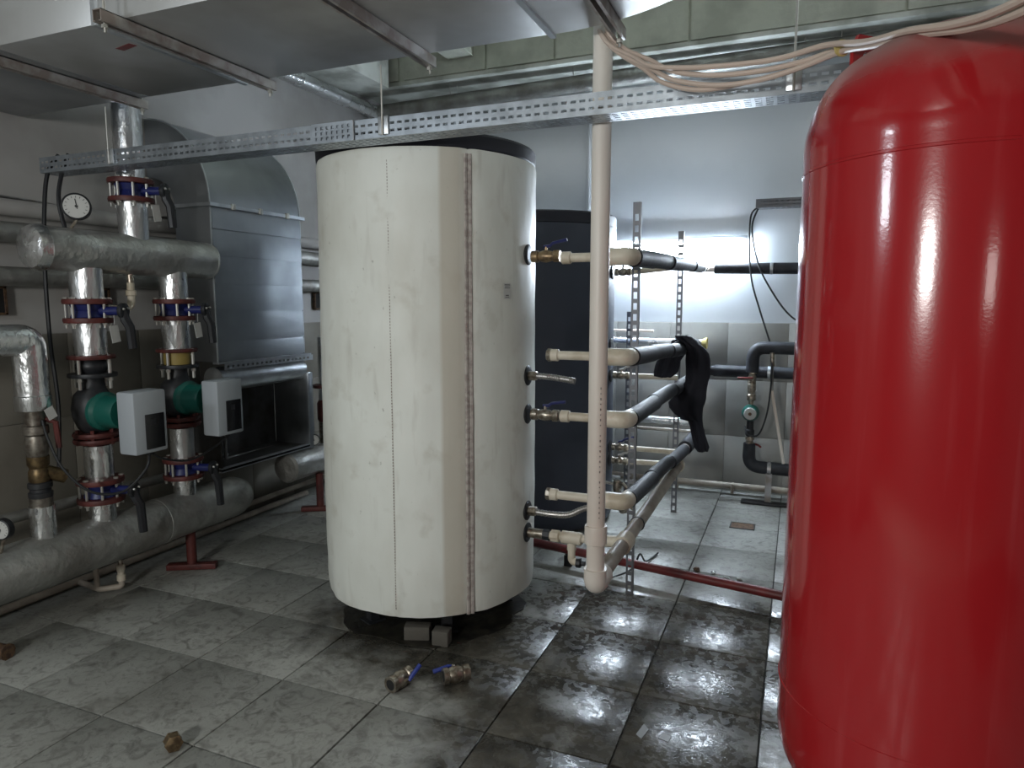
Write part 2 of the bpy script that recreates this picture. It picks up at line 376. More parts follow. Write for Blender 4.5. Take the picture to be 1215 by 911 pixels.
# floor tiles (50 cm): the grid is x = (k-7.134)/2, y = (j+4.62)/2
T0 = MB().box((0, 0, 0), (0.493, 0.493, 0.02), bev=0.0025).build('tile', M['ftile']); first = True
for k in range(-1, 21):
    for j in range(-14, 9):
        x = (k - 7.134) * 0.5 + 0.25; y = (j + 4.62) * 0.5 + 0.25
        x0, x1, y0, y1 = max(x - 0.25, XL), min(x + 0.25, XR), max(y - 0.25, YF), min(y + 0.25, YB)
        if x1 - x0 < 0.03 or y1 - y0 < 0.03: continue
        if y < 0.3 and (x < -2.9 or x > 1.6 or y < -1.2): continue
        full = (x1 - x0 > 0.499 and y1 - y0 > 0.499)
        z = -0.0105 + random.uniform(-0.0012, 0.0012)
        if full:
            if first: o = T0; o.location = (x, y, z); first = False; o.parent = fl
            else: o = inst(T0, 'tile', (x, y, z)); o.parent = fl
            o.rotation_euler = (random.uniform(-.0009, .0009), random.uniform(-.0009, .0009), 0)
        else:
            o = MB().box((0, 0, 0), (x1 - x0 - 0.007, y1 - y0 - 0.007, 0.02)).build('tile', M['ftile'])
            o.location = ((x0 + x1) / 2, (y0 + y1) / 2, z); o.parent = fl
# screed for the far corner behind the camera
o = MB().box(((XL + XR) / 2, (-1.2 + YF) / 2, -0.008), (XR - XL - .02, 1.3, 0.012)).build('screed', M['concrete']); o.parent = fl

wb = struct(MB().box(((XL + XR) / 2, YB + 0.08, ZC / 2), (XR - XL + 0.3, 0.15, ZC)).build('wall_back', M['plaster']))
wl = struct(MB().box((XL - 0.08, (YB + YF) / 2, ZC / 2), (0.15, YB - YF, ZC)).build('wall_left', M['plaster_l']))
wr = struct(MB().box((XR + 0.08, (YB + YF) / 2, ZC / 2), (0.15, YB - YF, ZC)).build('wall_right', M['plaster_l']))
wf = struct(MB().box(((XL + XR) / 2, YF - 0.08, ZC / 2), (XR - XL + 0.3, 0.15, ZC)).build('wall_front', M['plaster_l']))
ce = struct(MB().box(((XL + XR) / 2, (YB + YF) / 2, ZC + 0.06), (XR - XL + .3, YB - YF + .3, 0.12)).build('ceiling', M['concrete']))
# wall tiles 50 x 50 cm, three rows
gb = MB().box(((XL + XR) / 2, YB - 0.003, 0.75), (XR - XL, 0.006, 1.50)).build('tile_bed', M['wgrout']); gb.parent = wb
gl = MB().box((XL + 0.003, (YB + YF) / 2, 0.75), (0.006, YB - YF, 1.50)).build('tile_bed', M['wgrout']); gl.parent = wl
WT = None
for r in range(3):
    for k in range(-8, 7):
        x0 = -0.565 + k * 0.496; x1 = x0 + 0.496
        x0 = max(x0, XL); x1 = min(x1, XR)
        if x1 - x0 < 0.04: continue
        full = x1 - x0 > 0.495; loc = ((x0 + x1) / 2, YB - 0.010 + random.uniform(-.0008, .0008), 0.249 + r * 0.5)
        if full and WT: o = inst(WT, 'tile', loc)
        else:
            o = MB().box((0, 0, 0), (x1 - x0 - 0.004, 0.012, 0.4955), bev=0.0012).build('tile', M['wtile']); o.location = loc
            if full: WT = o
        o.parent = wb
WT2 = None
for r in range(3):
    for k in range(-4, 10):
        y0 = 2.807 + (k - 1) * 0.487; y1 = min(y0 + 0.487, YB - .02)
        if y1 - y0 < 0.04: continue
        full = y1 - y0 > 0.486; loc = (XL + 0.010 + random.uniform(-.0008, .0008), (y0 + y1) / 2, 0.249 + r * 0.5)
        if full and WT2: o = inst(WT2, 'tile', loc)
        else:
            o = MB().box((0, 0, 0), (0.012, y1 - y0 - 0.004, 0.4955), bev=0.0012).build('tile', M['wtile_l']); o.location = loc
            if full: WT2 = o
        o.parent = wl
# ceiling beams along the back and left walls
bb = struct(MB().box(((XL + XR) / 2, 6.1, 3.935), (XR - XL, 0.5, 0.43)).build('trim_1', M['concrete']))
for i, (xa, xb) in enumerate(((-4.05, -3.55), (-3.5, -2.66), (-2.65, -2.02), (-2.01, -0.9), (-0.89, 0.6), (0.61, 2.2))):
    o = MB().box(((xa + xb) / 2, 5.84, 3.94), (xb - xa - 0.012, 0.02, 0.42)).build('beam_panel', M['concrete']); o.parent = bb
o = MB().box(((XL + XR) / 2, 6.09, 3.705), (XR - XL, 0.5, 0.035)).build('beam_underside', M['concrete_lit']); o.parent = bb  # underside of the beam, lamp light painted in as a pale tone
struct(MB().box((-3.83, 2.9, 3.90), (0.44, 5.7, 0.5)).build('trim_2', M['concrete_lit']))
struct(MB().box((-2.9, 5.0, 4.0), (0.25, 1.7, 0.3)).build('trim_3', M['concrete']))
# dark wall openings by the left pipes
def wall_vent(y, lab):
    t = thing('wall_vent', lab, 'wall vent', (XL, y, 1.69))
    MB().box((XL + 0.012, y, 1.69), (0.02, 0.17, 0.13)).build('recess', M['void'], t)
    f = MB()
    f.box((XL + 0.016, y - 0.09, 1.69), (0.03, 0.012, 0.155)).box((XL + 0.016, y + 0.09, 1.69), (0.03, 0.012, 0.155))
    f.box((XL + 0.016, y, 1.762), (0.03, 0.192, 0.012)).box((XL + 0.016, y, 1.618), (0.03, 0.192, 0.012)).build('frame', M['rust'], t)
wall_vent(2.38, 'small dark square wall opening at the left edge below the wall pipes')
wall_vent(5.20, 'small dark wall opening between the grey duct and the white tank')
wall_vent(3.0, 'small dark wall opening behind the drain elbow of the upper header')

# ------------------------------------------------------------------ wall lamp
t = thing('wall_lamp', 'long glowing white lamp on the back wall behind the pipes', 'lamp', (-1.05, YB, 2.15))
MB().box((-1.05, 6.315, 2.225), (1.24, 0.06, 0.035), bev=0.006).build('housing', M['box'], t)
MB().box((-1.05, 6.30, 2.14), (1.20, 0.085, 0.13), bev=0.03).build('diffuser', M['lamp'], t)

# ------------------------------------------------------------------ big white tank
CT = Vector((-1.853, 3.317, 0)); RT_ = 0.574
def pang(px):   # angle on the tank circle seen at picture column px
    th = YAW + math.atan((px - 607.5) / F_PX / math.cos(PITCH) * 1.0)
    d = Vector((math.sin(th), math.cos(th))); c = CT.xy; b = d.dot(c); disc = b * b - c.dot(c) + RT_ ** 2
    s = b - math.sqrt(max(disc, 0)); p = d * s - c; return math.atan2(p.y, p.x)
A1, A2 = pang(464), pang(557)
def jfn(t, h, r):
    d1 = abs(((t - A1 + pi) % (2 * pi)) - pi); d2 = abs(((t - A2 + pi) % (2 * pi)) - pi)
    q = -0.006 * math.exp(-(d1 / 0.018) ** 2) - 0.010 * math.exp(-(d2 / 0.035) ** 2)
    n = noise.noise(Vector((math.cos(t) * 1.6, math.sin(t) * 1.6, h * 0.7)))
    n2 = noise.noise(Vector((math.cos(t) * 7, math.sin(t) * 7, h * 3.0)))
    low = max(0, 0.5 - h) * 2
    return q + 0.007 * n + 0.0022 * n2 + low * (0.006 * math.sin(t * 9 + h * 4) + 0.006 * noise.noise(Vector((math.cos(t) * 9, math.sin(t) * 9, h * 7))))
tk = thing('buffer_tank', 'big cylindrical tank in a stained off-white jacket with a black lid', 'tank', CT)
prof = [(0.40, 0.150), (0.535, 0.142), (0.566, 0.155), (0.571, 0.19)]
prof += [(RT_ - 0.001 * math.sin(i), 0.2 + i * 0.045) for i in range(1, 48)] + [(RT_, 2.36), (0.570, 2.378), (0.55, 2.384)]
MB().lathe(prof, CT, seg=180, fn=jfn).build('jacket', M['jacket'], tk)
MB().lathe([(0.560, 2.372), (0.571, 2.385), (0.574, 2.44), (0.565, 2.452), (0.3, 2.458)], CT, seg=96).build('lid', M['lid'], tk)
# zip along the seam
rows = []
for i in range(50):
    h = 0.155 + i * (2.20 / 49); wob = 0.006 * noise.noise(Vector((0, 0, h * 4)))
    rr = RT_ + 0.0015
    rows.append([CT + V(math.cos(A2 + a + wob) * (rr + e), math.sin(A2 + a + wob) * (rr + e), h) for a, e in ((-0.036, -0.006), (-0.026, 0.003), (-0.010, 0.001), (0, -0.004), (0.010, 0.001), (0.024, 0.003), (0.034, -0.006))])
M['zip'] = mat('zip_tape', (0.42, 0.38, 0.35), 0.7, 0, (0.28, 0.24, 0.22), 30, stretch=(1, 1, 1.5))
MB().grid(rows).build('zip', M['zip'], tk, thick=0.002)
mb = MB()
for i in range(150):
    h = 0.2 + i * 0.0142
    c = CT + V(math.cos(A1) * (RT_ - 0.004), math.sin(A1) * (RT_ - 0.004), h)
    mb.box(c, (0.004, 0.004, 0.009), rot=Matrix.Rotation(A1, 3, 'Z'))
mb.build('stitching', M['zip'], tk)['kind'] = 'stuff'
al = pang(601)
rot = Matrix.Rotation(al, 3, 'Z')
s = MB().box(CT + V(math.cos(al) * 0.578, math.sin(al) * 0.578, 1.735), (0.002, 0.045, 0.075), rot=rot).build('sticker', M['tag'], tk)
for i, (dz, wd, hh) in enumerate(((0.03, 0.036, 0.003), (0.022, 0.03, 0.002), (0.015, 0.036, 0.002), (-0.02, 0.02, 0.003), (-0.028, 0.028, 0.002))):
    o = MB().box(CT + V(math.cos(al) * 0.5797, math.sin(al) * 0.5797, 1.735 + dz), (0.0008, wd, hh), rot=rot).build('print_line', M['glass_dark'], None); adopt(o, tk)
    o.parent = s; o.matrix_parent_inverse = s.matrix_parent_inverse @ Matrix.Identity(4); o.matrix_parent_inverse = Matrix.Identity(4)
for a in (-2.0, -0.9, 0.4, 1.7, 3.0):
    p = CT + V(math.cos(a) * 0.40, math.sin(a) * 0.40, 0)
    MB().box(p + V(0, 0, 0.078), (0.05, 0.05, 0.156), rot=Matrix.Rotation(a, 3, 'Z')).box(p + V(0, 0, 0.008), (0.10, 0.10, 0.012), rot=Matrix.Rotation(a, 3, 'Z')).build('foot', M['iron'], tk)
for z in (1.92, 1.305, 1.105, 0.587, 0.468):
    MB().lathe([(0.050, -0.03), (0.052, 0.002), (0.046, 0.006), (0.026, 0.006)], CT + V(RT_, 0, z), RX, 28).build('gasket', M['iron'], tk)

# blocks and torn mat under it
for p, d, a, lab in (((-1.70, 2.875), (0.13, 0.07, 0.075), 0.35, 'left pale stone block propping the white tank front'), ((-1.56, 2.87), (0.085, 0.07, 0.08), 0.15, 'right stone block under the white tank front edge')):
    o = MB().box((p[0], p[1], d[2] / 2), d, rot=Matrix.Rotation(a, 3, 'Z'), bev=0.008).build('stone_block', M['stone']); tag(o, lab, 'block')
def scrap(name, pts, m, h, label, cat):
    o = MB().prism([(x, y, 0.001) for x, y in pts], (0, 0, h)).build(name, m, ang=20); tag(o, label, cat); return o
M['mat'] = mat('torn_mat', (0.012, 0.011, 0.010), 0.35, 0, (0.03, 0.027, 0.02), 12, bump=0.4, bscale=25)
pts = []
for i in range(40):
    a = 2 * pi * i / 40; r = 0.47 + 0.07 * noise.noise(Vector((math.cos(a) * 2, math.sin(a) * 2, 3))) + 0.035 * random.random()
    if -2.3 < ((a + pi) % (2 * pi) - pi) < -0.2: r += 0.03
    pts.append((CT.x + 0.02 + r * math.cos(a), CT.y - 0.02 + r * math.sin(a)))
scrap('torn_mat', pts, M['mat'], 0.006, 'wet black torn mat lying under the white tank', 'mat')

# ------------------------------------------------------------------ black tank behind
C2 = Vector((-1.86, 5.07, 0))
t2 = thing('buffer_tank', 'black-jacketed cylindrical tank standing behind the white one', 'tank', C2)
prof = [(0.40, 0.03), (0.55, 0.02), (0.572, 0.05)] + [(0.574, 0.1 + i * 0.15) for i in range(15)] + [(0.570, 2.235)]
MB().lathe(prof, C2, seg=120, fn=lambda t, h, r: 0.006 * noise.noise(Vector((math.cos(t) * 2, math.sin(t) * 2, h)))).build('jacket', M['drum'], t2)
MB().lathe([(0.572, 2.225), (0.578, 2.23), (0.578, 2.30), (0.568, 2.31), (0.3, 2.315)], C2, seg=96).build('lid', M['lid'], t2)
for z in (1.90, 1.36, 1.135, 0.587, 0.483):
    MB().lathe([(0.050, -0.03), (0.052, 0.002), (0.046, 0.006), (0.026, 0.006)], C2 + V(RT_, 0, z), RX, 28).build('gasket', M['iron'], t2)

# ------------------------------------------------------------------ valves, hoses and pipe runs
def ball_valve(name, label, p, length=0.10, r=0.023, lever=(1, 0, 0), lever_m='black', up=RZ, m='nickel', group=None, axis=RX):
    """valve along axis starting at p"""
    p = Vector(p); axis = Vector(axis).normalized(); up = Vector(up); t = thing(name, label, 'valve', p, group)
    L = length
    MB().lathe([(r * 1.15, 0), (r * 1.25, 0.003), (r * 1.25, L * 0.22), (r * 0.95, L * 0.25), (r * 1.2, L * 0.38), (r * 1.32, L * 0.5), (r * 1.2, L * 0.62), (r * 0.95, L * 0.75), (r * 1.25, L * 0.78), (r * 1.25, L - 0.003), (r * 1.15, L)], p, axis, 12).build('body', M[m], t)
    MB().lathe([(r * 1.38, 0), (r * 1.38, L * 0.16)], p + axis * L * 0.80, axis, 6).build('hex_nut', M[m], t)
    c = p + axis * L * 0.5
    MB().cyl(c, c + up * (r * 2.0), r * 0.35, 12).build('stem', M[m], t)
    d = Vector(lever).normalized(); h = c + up * (r * 2.0)
    MB().tube([h - d * 0.012, h + d * 0.02, h + d * 0.035 + up * 0.012, h + d * 0.11 + up * 0.020], [0.008, 0.009, 0.008, 0.009], 8).build('lever', M[lever_m], t)
    return t
def nozzle(t, p, L=0.03, r=0.024, m='nickel'):
    MB().cyl(p, Vector(p) + V(L, 0, 0), r, 16).build('nipple', M[m], t)

X0 = CT.x + RT_      # nozzle plane of both tanks
XP = -0.76           # plane of the long pipes
Y1 = CT.y
def ins_run(t, a, b, r, n, m='insul'):
    """black insulation sleeves with open joints"""
    a = Vector(a); b = Vector(b); d = (b - a); u = d.normalized(); L = d.length
    for i in range(n):
        s = a + d * (i / n); e = a + d * ((i + 1) / n)
        wv = 0.004 * (-1) ** i
        q = V(wv, 0, -wv * 0.5)
        MB().tube([s + u * 0.003 + q, s + u * 0.008 + q, s + u * 0.03 + q, e - u * 0.02 + q, e - u * 0.006 + q, e - u * 0.002 + q], [r * 0.9, r * 1.01, r, r * 1.0, r * 1.01, r * 0.93], 24).build('insulation_sleeve', M[m], t)

def header_run(label, zs, ze, yend, r, nseg, valve, stub_from, yb=None):
    t = thing('insulated_pipe', label, 'pipe', (XP, Y1, zs))
    # pale stub from the tank side to the elbow
    MB().cyl((stub_from, Y1, zs), (XP - 0.13, Y1, zs), 0.0225, 18).build('stub', M['ppr'], t)
    MB().lathe([(0.025, 0), (0.031, 0.004), (0.031, 0.045), (0.025, 0.05)], (stub_from - 0.012, Y1, zs), RX, 12).build('union_nut', M['ppr'], t)
    MB().tube(round_path([(XP - 0.14, Y1, zs), (XP, Y1, zs), (XP, Y1 + 0.10, zs + (ze - zs) * 0.03)], 0.07, 9), 0.043, 20).lathe([(0.028, -0.02), (0.046, 0), (0.046, 0.05), (0.044, 0.055)], (XP - 0.155, Y1, zs), RX, 20).build('elbow', M['ppr'], t)
    a = V(XP, Y1 + 0.06, zs); b = V(XP, yend, ze)
    ins_run(t, a, b, r, nseg)
    return t, b
# top run
t, b = header_run('topmost black-insulated pipe running back in front of the glowing lamp', 1.90, 1.965, 5.85, 0.046, 5, True, X0 + 0.19)
MB().tube(round_path([b, (XP, 6.20, 1.965), (-0.60, 6.20, 1.962)], 0.07), 0.03, 16).build('bare_bend', M['white_pvc'], t)
MB().tube(smooth_path([(XP, 5.80, 2.0), (XP + 0.05, 5.83, 2.03), (XP + 0.07, 5.86, 1.99), (XP + 0.05, 5.85, 1.93)]), 0.004, 8).build('wire_loop', M['rubber'], t)
# second run (far end under the black garment)
t, b = header_run('black-insulated pipe with the black garment draped over its far end', 1.415, 1.352, 4.98, 0.046, 3, False, X0 + 0.13)
MB().cyl(b, b + V(0, 0.03, 0), 0.036, 18).build('bare_ring', M['white_pvc'], t)
MB().tube(round_path([b + V(0, 0.03, 0), (XP, 5.75, 1.34)], 0.05), 0.044, 18).build('insulation_sleeve', M['insul'], t)
# third run
t, b = header_run('middle black-insulated pipe rising back towards the hanging garment', 1.105, 1.088, 5.30, 0.044, 3, True, X0 + 0.19)
MB().cyl(b, b + V(0, 0.04, 0), 0.036, 18).build('bare_ring', M['white_pvc'], t)
MB().tube(round_path([b + V(0, 0.04, 0), (XP, 6.19, 1.088), (XP + 0.1, 6.19, 1.09)], 0.09), 0.043, 18).build('insulation_sleeve', M['insul'], t)
# fourth run
t, b = header_run('lowest black-insulated pipe above the bare pale pipe', 0.690, 0.57, 5.25, 0.044, 3, False, X0 + 0.13)
MB().cyl(b, b + V(0, 0.07, -0.003), 0.036, 18).build('bare_ring', M['white_pvc'], t)
MB().tube(round_path([b + V(0, 0.07, -0.003), (XP, 6.10, 0.555)], 0.05), 0.055, 18).build('insulation_sleeve', M['insul'], t)
# open ends of the free stubs
for z, lab in ((1.415, 'brass union nut on the open pipe end above the short steel hose'), (0.690, 'brass union nut on the lower open pipe end above the braided hose')):
    tag(MB().lathe([(0.030, 0), (0.034, 0.004), (0.034, 0.022), (0.029, 0.024), (0.029, 0.034)], (X0 + 0.105, Y1, z), RX, 8).build('union_nut', M['nickel']), lab, 'fitting')

ball_valve('ball_valve', 'highest ball valve on the white tank, brown with lifted lever', (X0 + 0.02, Y1, 1.92 - 0.01), 0.15, 0.024, (1, 0, 0.1), 'blue', m='brass')
ball_valve('ball_valve', 'ball valve on the white tank just below the cut steel hose', (X0 + 0.02, Y1, 1.105), 0.15, 0.024, (1, 0, 0.05), 'blue', m='nickel')
for z in (1.91, 1.105): pass

def hose(label, pts, r=0.016):
    t = thing('braided_hose', label, 'hose', pts[0])
    path = smooth_path(pts, 12); rr = [r * (1.0 + 0.07 * (-1) ** i) for i in range(len(path))]
    MB().tube(path, rr, 14).build('hose', M['braid'], t)
    p = Vector(pts[0]); MB().lathe([(0.026, -0.005), (0.026, 0.035), (0.02, 0.04)], p, RX, 6).build('hex_nut', M['nickel'], t)
    return t
hose('short corrugated steel hose sticking out of the white tank, end free', [(X0 + 0.01, Y1, 1.305), (X0 + 0.1, Y1, 1.303), (X0 + 0.18, Y1 - 0.005, 1.297), (X0 + 0.255, Y1 - 0.01, 1.288)])
hose('steel braided hose low on the white tank curving right behind the white pipe', [(X0 + 0.01, Y1, 0.587), (X0 + 0.12, Y1, 0.582), (X0 + 0.22, Y1 + 0.02, 0.585), (X0 + 0.30, Y1 + 0.05, 0.62), (X0 + 0.42, Y1 + 0.10, 0.64)])

# vertical white pipe with its elbow and the pale pipe running back
vp = thing('white_pipe', 'tall white vertical plastic pipe in front of the tanks', 'pipe', (XP, 2.78, 0.45))
MB().cyl((XP, 2.78, 0.50), (XP, 2.78, 4.14), 0.0385, 28).build('riser', M['white_pvc'], vp)
MB().lathe([(0.040, 0), (0.048, 0.004), (0.048, 0.075), (0.046, 0.082), (0.040, 0.082)], (XP, 2.78, 0.655), RZ, 28).build('coupling', M['white_pvc'], vp)
MB().tube(round_path([(XP, 2.78, 0.545), (XP, 2.78, 0.475), (XP + 0.0, 2.90, 0.478)], 0.06, 10), 0.049, 24).build('elbow', M['white_pvc'], vp)
mk = MB()
for i in range(26):
    if i % 9 == 8: continue
    mk.box((XP + 0.022, 2.78 - 0.0325, 0.78 + i * 0.022), (0.004, 0.001, 0.009 if i % 2 else 0.005), rot=Matrix.Rotation(0.6, 3, 'Z'))
mk.build('printed_marks', M['steel'], vp)['kind'] = 'stuff'
pp = thing('pale_pipe', 'bare pale grey pipe climbing back from the white elbow near the floor', 'pipe', (XP, 2.9, 0.47))
MB().cyl((XP, 2.88, 0.478), (XP, 5.02, 0.500), 0.036, 24).build('run', M['ppr_old'], pp)
MB().tube(round_path([(XP, 4.98, 0.50), (XP, 5.07, 0.50), (XP - 0.1, 5.07, 0.495)], 0.05), 0.046, 20).build('elbow', M['ppr'], pp)
MB().lathe([(0.038, 0), (0.047, 0.003), (0.047, 0.11), (0.038, 0.113)], (XP, Y1 - 0.055, 0.481), RY, 24).build('tee', M['ppr'], pp)
MB().cyl((XP - 0.03, Y1, 0.481), (XP - 0.16, Y1, 0.475), 0.030, 18).build('branch', M['ppr'], pp)
MB().lathe([(0.036, 0), (0.041, 0.002), (0.041, 0.012), (0.036, 0.014)], (XP, 3.62, 0.484), RY, 24).build('clamp', M['iron'], pp)
# drain set between lowest nozzle and the tee
dr = thing('drain_fitting', 'pale plastic tee with small drain tap low on the white tank', 'fitting', (X0 + 0.2, Y1, 0.468))
MB().cyl((X0 + 0.005, Y1, 0.468), (X0 + 0.115, Y1, 0.468), 0.026, 16).build('nipple', M['nickel'], dr)
MB().lathe([(0.030, 0), (0.030, 0.035)], (X0 + 0.09, Y1, 0.468), RX, 8).build('black_nut', M['iron'], dr)
MB().lathe([(0.033, 0), (0.033, 0.04), (0.028, 0.045)], (X0 + 0.135, Y1, 0.468), RX, 8).build('brass_insert', M['ppr'], dr)
MB().lathe([(0.028, 0.0), (0.033, 0.003), (0.033, 0.105), (0.028, 0.11)], (X0 + 0.19, Y1, 0.469), RX, 20).cyl((X0 + 0.245, Y1, 0.46), (X0 + 0.245, Y1, 0.405), 0.024, 16).build('tee', M['ppr'], dr)
MB().cyl((X0 + 0.125, Y1, 0.468), (XP - 0.15, Y1, 0.473), 0.021, 16).build('pipe', M['ppr'], dr)
MB().tube(round_path([(X0 + 0.245, Y1, 0.41), (X0 + 0.245, Y1, 0.345), (X0 + 0.285, Y1 - 0.01, 0.345)], 0.03), 0.020, 16).build('tap_elbow', M['ppr'], dr)
MB().lathe([(0.026, 0), (0.026, 0.022), (0.012, 0.026), (0.012, 0.045)], (X0 + 0.275, Y1 - 0.01, 0.345), RX, 10).build('tap', M['iron'], dr)

# fittings of the black tank
Y2 = C2.y
for z, zt, lab, lm in ((1.135, 1.092, 'mid-height ball valve on the black tank, right of white pipe', 'tag'),
                       (0.587, 0.576, 'blue-levered ball valve low on the black tank', 'blue'),
                       (0.483, 0.50, 'lowest black-tank ball valve, directly below its blue-levered neighbour', 'tag'),
                       (1.90, 1.945, 'brass valve on the black tank just under the topmost insulated pipe', 'blue')):
    ball_valve('ball_valve', lab, (X0 + 0.01, Y2, z), 0.12, 0.022, (0, -0.4, 0.3) if z > 1.5 else (1, 0, 0.2), lm, m='nickel')
for z, lab in ((1.135, 'thin white branch pipe from the black tank to the middle insulated pipe'), (0.587, 'thin white branch pipe from the blue-levered valve to the lowest insulated pipe')):
    MBp = MB().cyl((X0 + 0.13, Y2, z), (XP - 0.03, Y2, z + (0.0 if z > 1 else 0.0)), 0.020, 16)
    tag(MBp.build('branch_pipe', M['ppr']), lab, 'pipe')
tag(MB().cyl((X0 + 0.13, Y2, 0.483), (XP - 0.1, Y2, 0.492), 0.020, 16).build('branch_pipe', M['ppr']), 'lowest thin white branch pipe running right from the black tank', 'pipe')
tag(MB().cyl((X0 + 0.13, Y2, 1.90), (XP - 0.03, Y2, 1.93), 0.020, 16).build('branch_pipe', M['ppr']), 'short branch pipe behind the topmost insulated pipe', 'pipe')
# tangle of nickel fittings by the floor
for i, (x, y, z, lab) in enumerate(((-1.18, 4.90, 0.30, 'upper shiny fitting of the cluster hanging right of the black tank base'), (-1.12, 4.84, 0.17, 'lower shiny fitting of the cluster right of the black tank base'))):
    t = thing('drain_valve', lab, 'valve', (x, y, z))
    MB().lathe([(0.02, 0), (0.03, 0.01), (0.034, 0.05), (0.03, 0.09), (0.02, 0.10)], (x, y, z - 0.02), RZ, 14).build('body', M['nickel'], t)
    MB().tube([(x, y, z + 0.05), (x + 0.05, y - 0.03, z + 0.06), (x + 0.09, y - 0.04, z + 0.02)], 0.014, 10).build('outlet', M['nickel'], t)
    MB().box((x - 0.01, y, z + 0.10), (0.06, 0.02, 0.016), bev=0.004).build('handle', M['box'], t)
tag(MB().tube(smooth_path([(-1.28, 4.88, 0.36), (-1.18, 4.90, 0.33), (-1.14, 4.86, 0.26), (-1.10, 4.84, 0.19)]), 0.012, 10).build('drain_hose', M['braid']), 'short steel hose joining the shiny fittings by the black tank', 'hose')
tag(MB().tube(smooth_path([(-1.02, 3.95, 0.0), (-0.9, 4.15, 0.012), (-0.86, 4.20, 0.10), (-0.84, 4.3, 0.02), (-0.80, 4.5, 0.012)]), 0.006, 8).build('loose_wire', M['rubber']), 'loose black wire bent up from the floor beside the near strut', 'wire')

# slotted struts
def strut(x, y, h, label):
    t = thing('slotted_strut', label, 'strut', (x, y, 0), 'slotted steel struts')
    vs = [0]; z = 0.02
    while z + 0.06 < h: vs += [z, z + 0.036]; z += 0.06
    vs += [h]
    MB().perf((x - 0.0205, y, 0), RX, RZ, [0, 0.0105, 0.0305, 0.041], vs).build('web', M['strut'], t, thick=0.002)
    MB().box((x - 0.0205, y + 0.010, h / 2), (0.002, 0.021, h)).build('side_flange', M['strut'], t)
    MB().box((x + 0.0205, y + 0.010, h / 2), (0.002, 0.021, h)).build('side_flange', M['strut'], t)
    return t
strut(-0.835, 3.80, 2.22, 'nearer slotted steel strut standing left of the long pipes')
strut(-0.86, 5.485, 2.22, 'farther slotted steel strut near the back wall behind the garment')
# shorter strut beside the near one
strut(-1.31, 5.75, 1.60, 'short thin slotted strut seen just left of the nearer tall one')
# pipe clamps on struts
for z, y, lab in ((1.918, 3.78, 'pipe clamp'), ): pass

# ------------------------------------------------------------------ back wall pipework
YP = 6.19
def clad(label, a, b, r, m, name='wall_pipe', rings=0, cm='galv'):
    t = thing(name, label, 'pipe', a); a = Vector(a); b = Vector(b); u = (b - a).normalized()
    n = max(2, int((b - a).length / 0.12)); path = [a.lerp(b, i / n) for i in range(n + 1)]
    MB().tube(path, [r * (1 + 0.02 * noise.noise(p * 5)) for p in path], 24).build('pipe', M[m], t)
    for i in range(rings):
        p = a.lerp(b, (i + 0.7) / (rings + 0.0001)) if rings > 1 else a.lerp(b, 0.2)
        MB().lathe([(r * 1.02, -0.012), (r * 1.09, -0.010), (r * 1.09, 0.010), (r * 1.02, 0.012)], p, u, 24).build('band', M[cm], t)
    return t
clad('upper black-insulated pipe on the back wall right of the lamp', (-0.68, YP, 1.965), (1.6, YP, 1.93), 0.047, 'insul', rings=1)
clad('lower black-insulated pipe on the back wall behind the small pump', (-0.66, YP, 1.09), (1.6, YP, 1.085), 0.05, 'insul', rings=1)
clad('silver pipe with yellow foam at its end, along the back wall behind the garment', (-2.9, YP, 1.345), (-0.77, YP, 1.325), 0.032, 'foil')
o = MB().lathe([(0.028, 0), (0.036, 0.012), (0.052, 0.05), (0.045, 0.055), (0.03, 0.03)], (-0.775, YP, 1.325), RX, 20).build('foam_end', M['foam']); tag(o, 'ragged yellow foam cuff on the silver pipe end', 'foam')
clad('silver pipe low on the back wall between the two struts', (-2.9, YP, 0.63), (-0.85, YP, 0.625), 0.036, 'foil')
clad('thin white conduit just under the low silver pipe', (-2.9, YP + 0.04, 0.545), (-0.84, YP + 0.04, 0.535), 0.013, 'white_pvc')
clad('thin white conduit just above the silver pipe with the foam end', (-2.9, YP + 0.06, 1.43), (-1.20, YP + 0.06, 1.42), 0.012, 'white_pvc')
# floor pipe at the base of the back wall
fp = clad('cream pipe along the foot of the back wall', (-3.6, 6.22, 0.075), (1.8, 6.22, 0.075), 0.028, 'ppr_old', name='floor_pipe')
for x in (-0.47, -0.95, 0.3): MB().box((x, 6.22, 0.055), (0.025, 0.07, 0.09), bev=0.006).build('clip', M['ppr_old'], fp)

# right hand circulator loop
cl = thing('insulated_loop', 'thick black-insulated pipe bends around the small pump on the back wall', 'pipe', (-0.335, 6.1, 1.3))
Yc = 6.06
MB().tube(round_path([(1.4, Yc, 1.305), (-0.335, Yc, 1.305), (-0.335, Yc, 1.10)], 0.12, 10), 0.052, 22).build('upper_bend', M['insul'], cl)
MB().tube(round_path([(-0.335, Yc, 0.50), (-0.335, Yc, 0.30), (1.4, Yc, 0.27)], 0.14, 10), [0.048] * 1 + [0.052] * 11 + [0.050], 22).build('lower_bend', M['insul'], cl)
cp = thing('circulator_pump', 'small round circulator pump with a pale dial on the black loop', 'pump', (-0.335, Yc, 0.745))
MB().lathe([(0.026, 0.0), (0.036, 0.01), (0.036, 0.05), (0.028, 0.06), (0.034, 0.09), (0.034, 0.14), (0.026, 0.15), (0.026, 0.2)], (-0.335, Yc, 0.86), RZ, 16).build('union', M['nickel'], cp)
MB().lathe([(0.03, 0.0), (0.036, 0.01), (0.036, 0.05), (0.028, 0.06), (0.028, 0.14)], (-0.335, Yc, 0.56), RZ, 16).build('lower_union', M['iron'], cp)
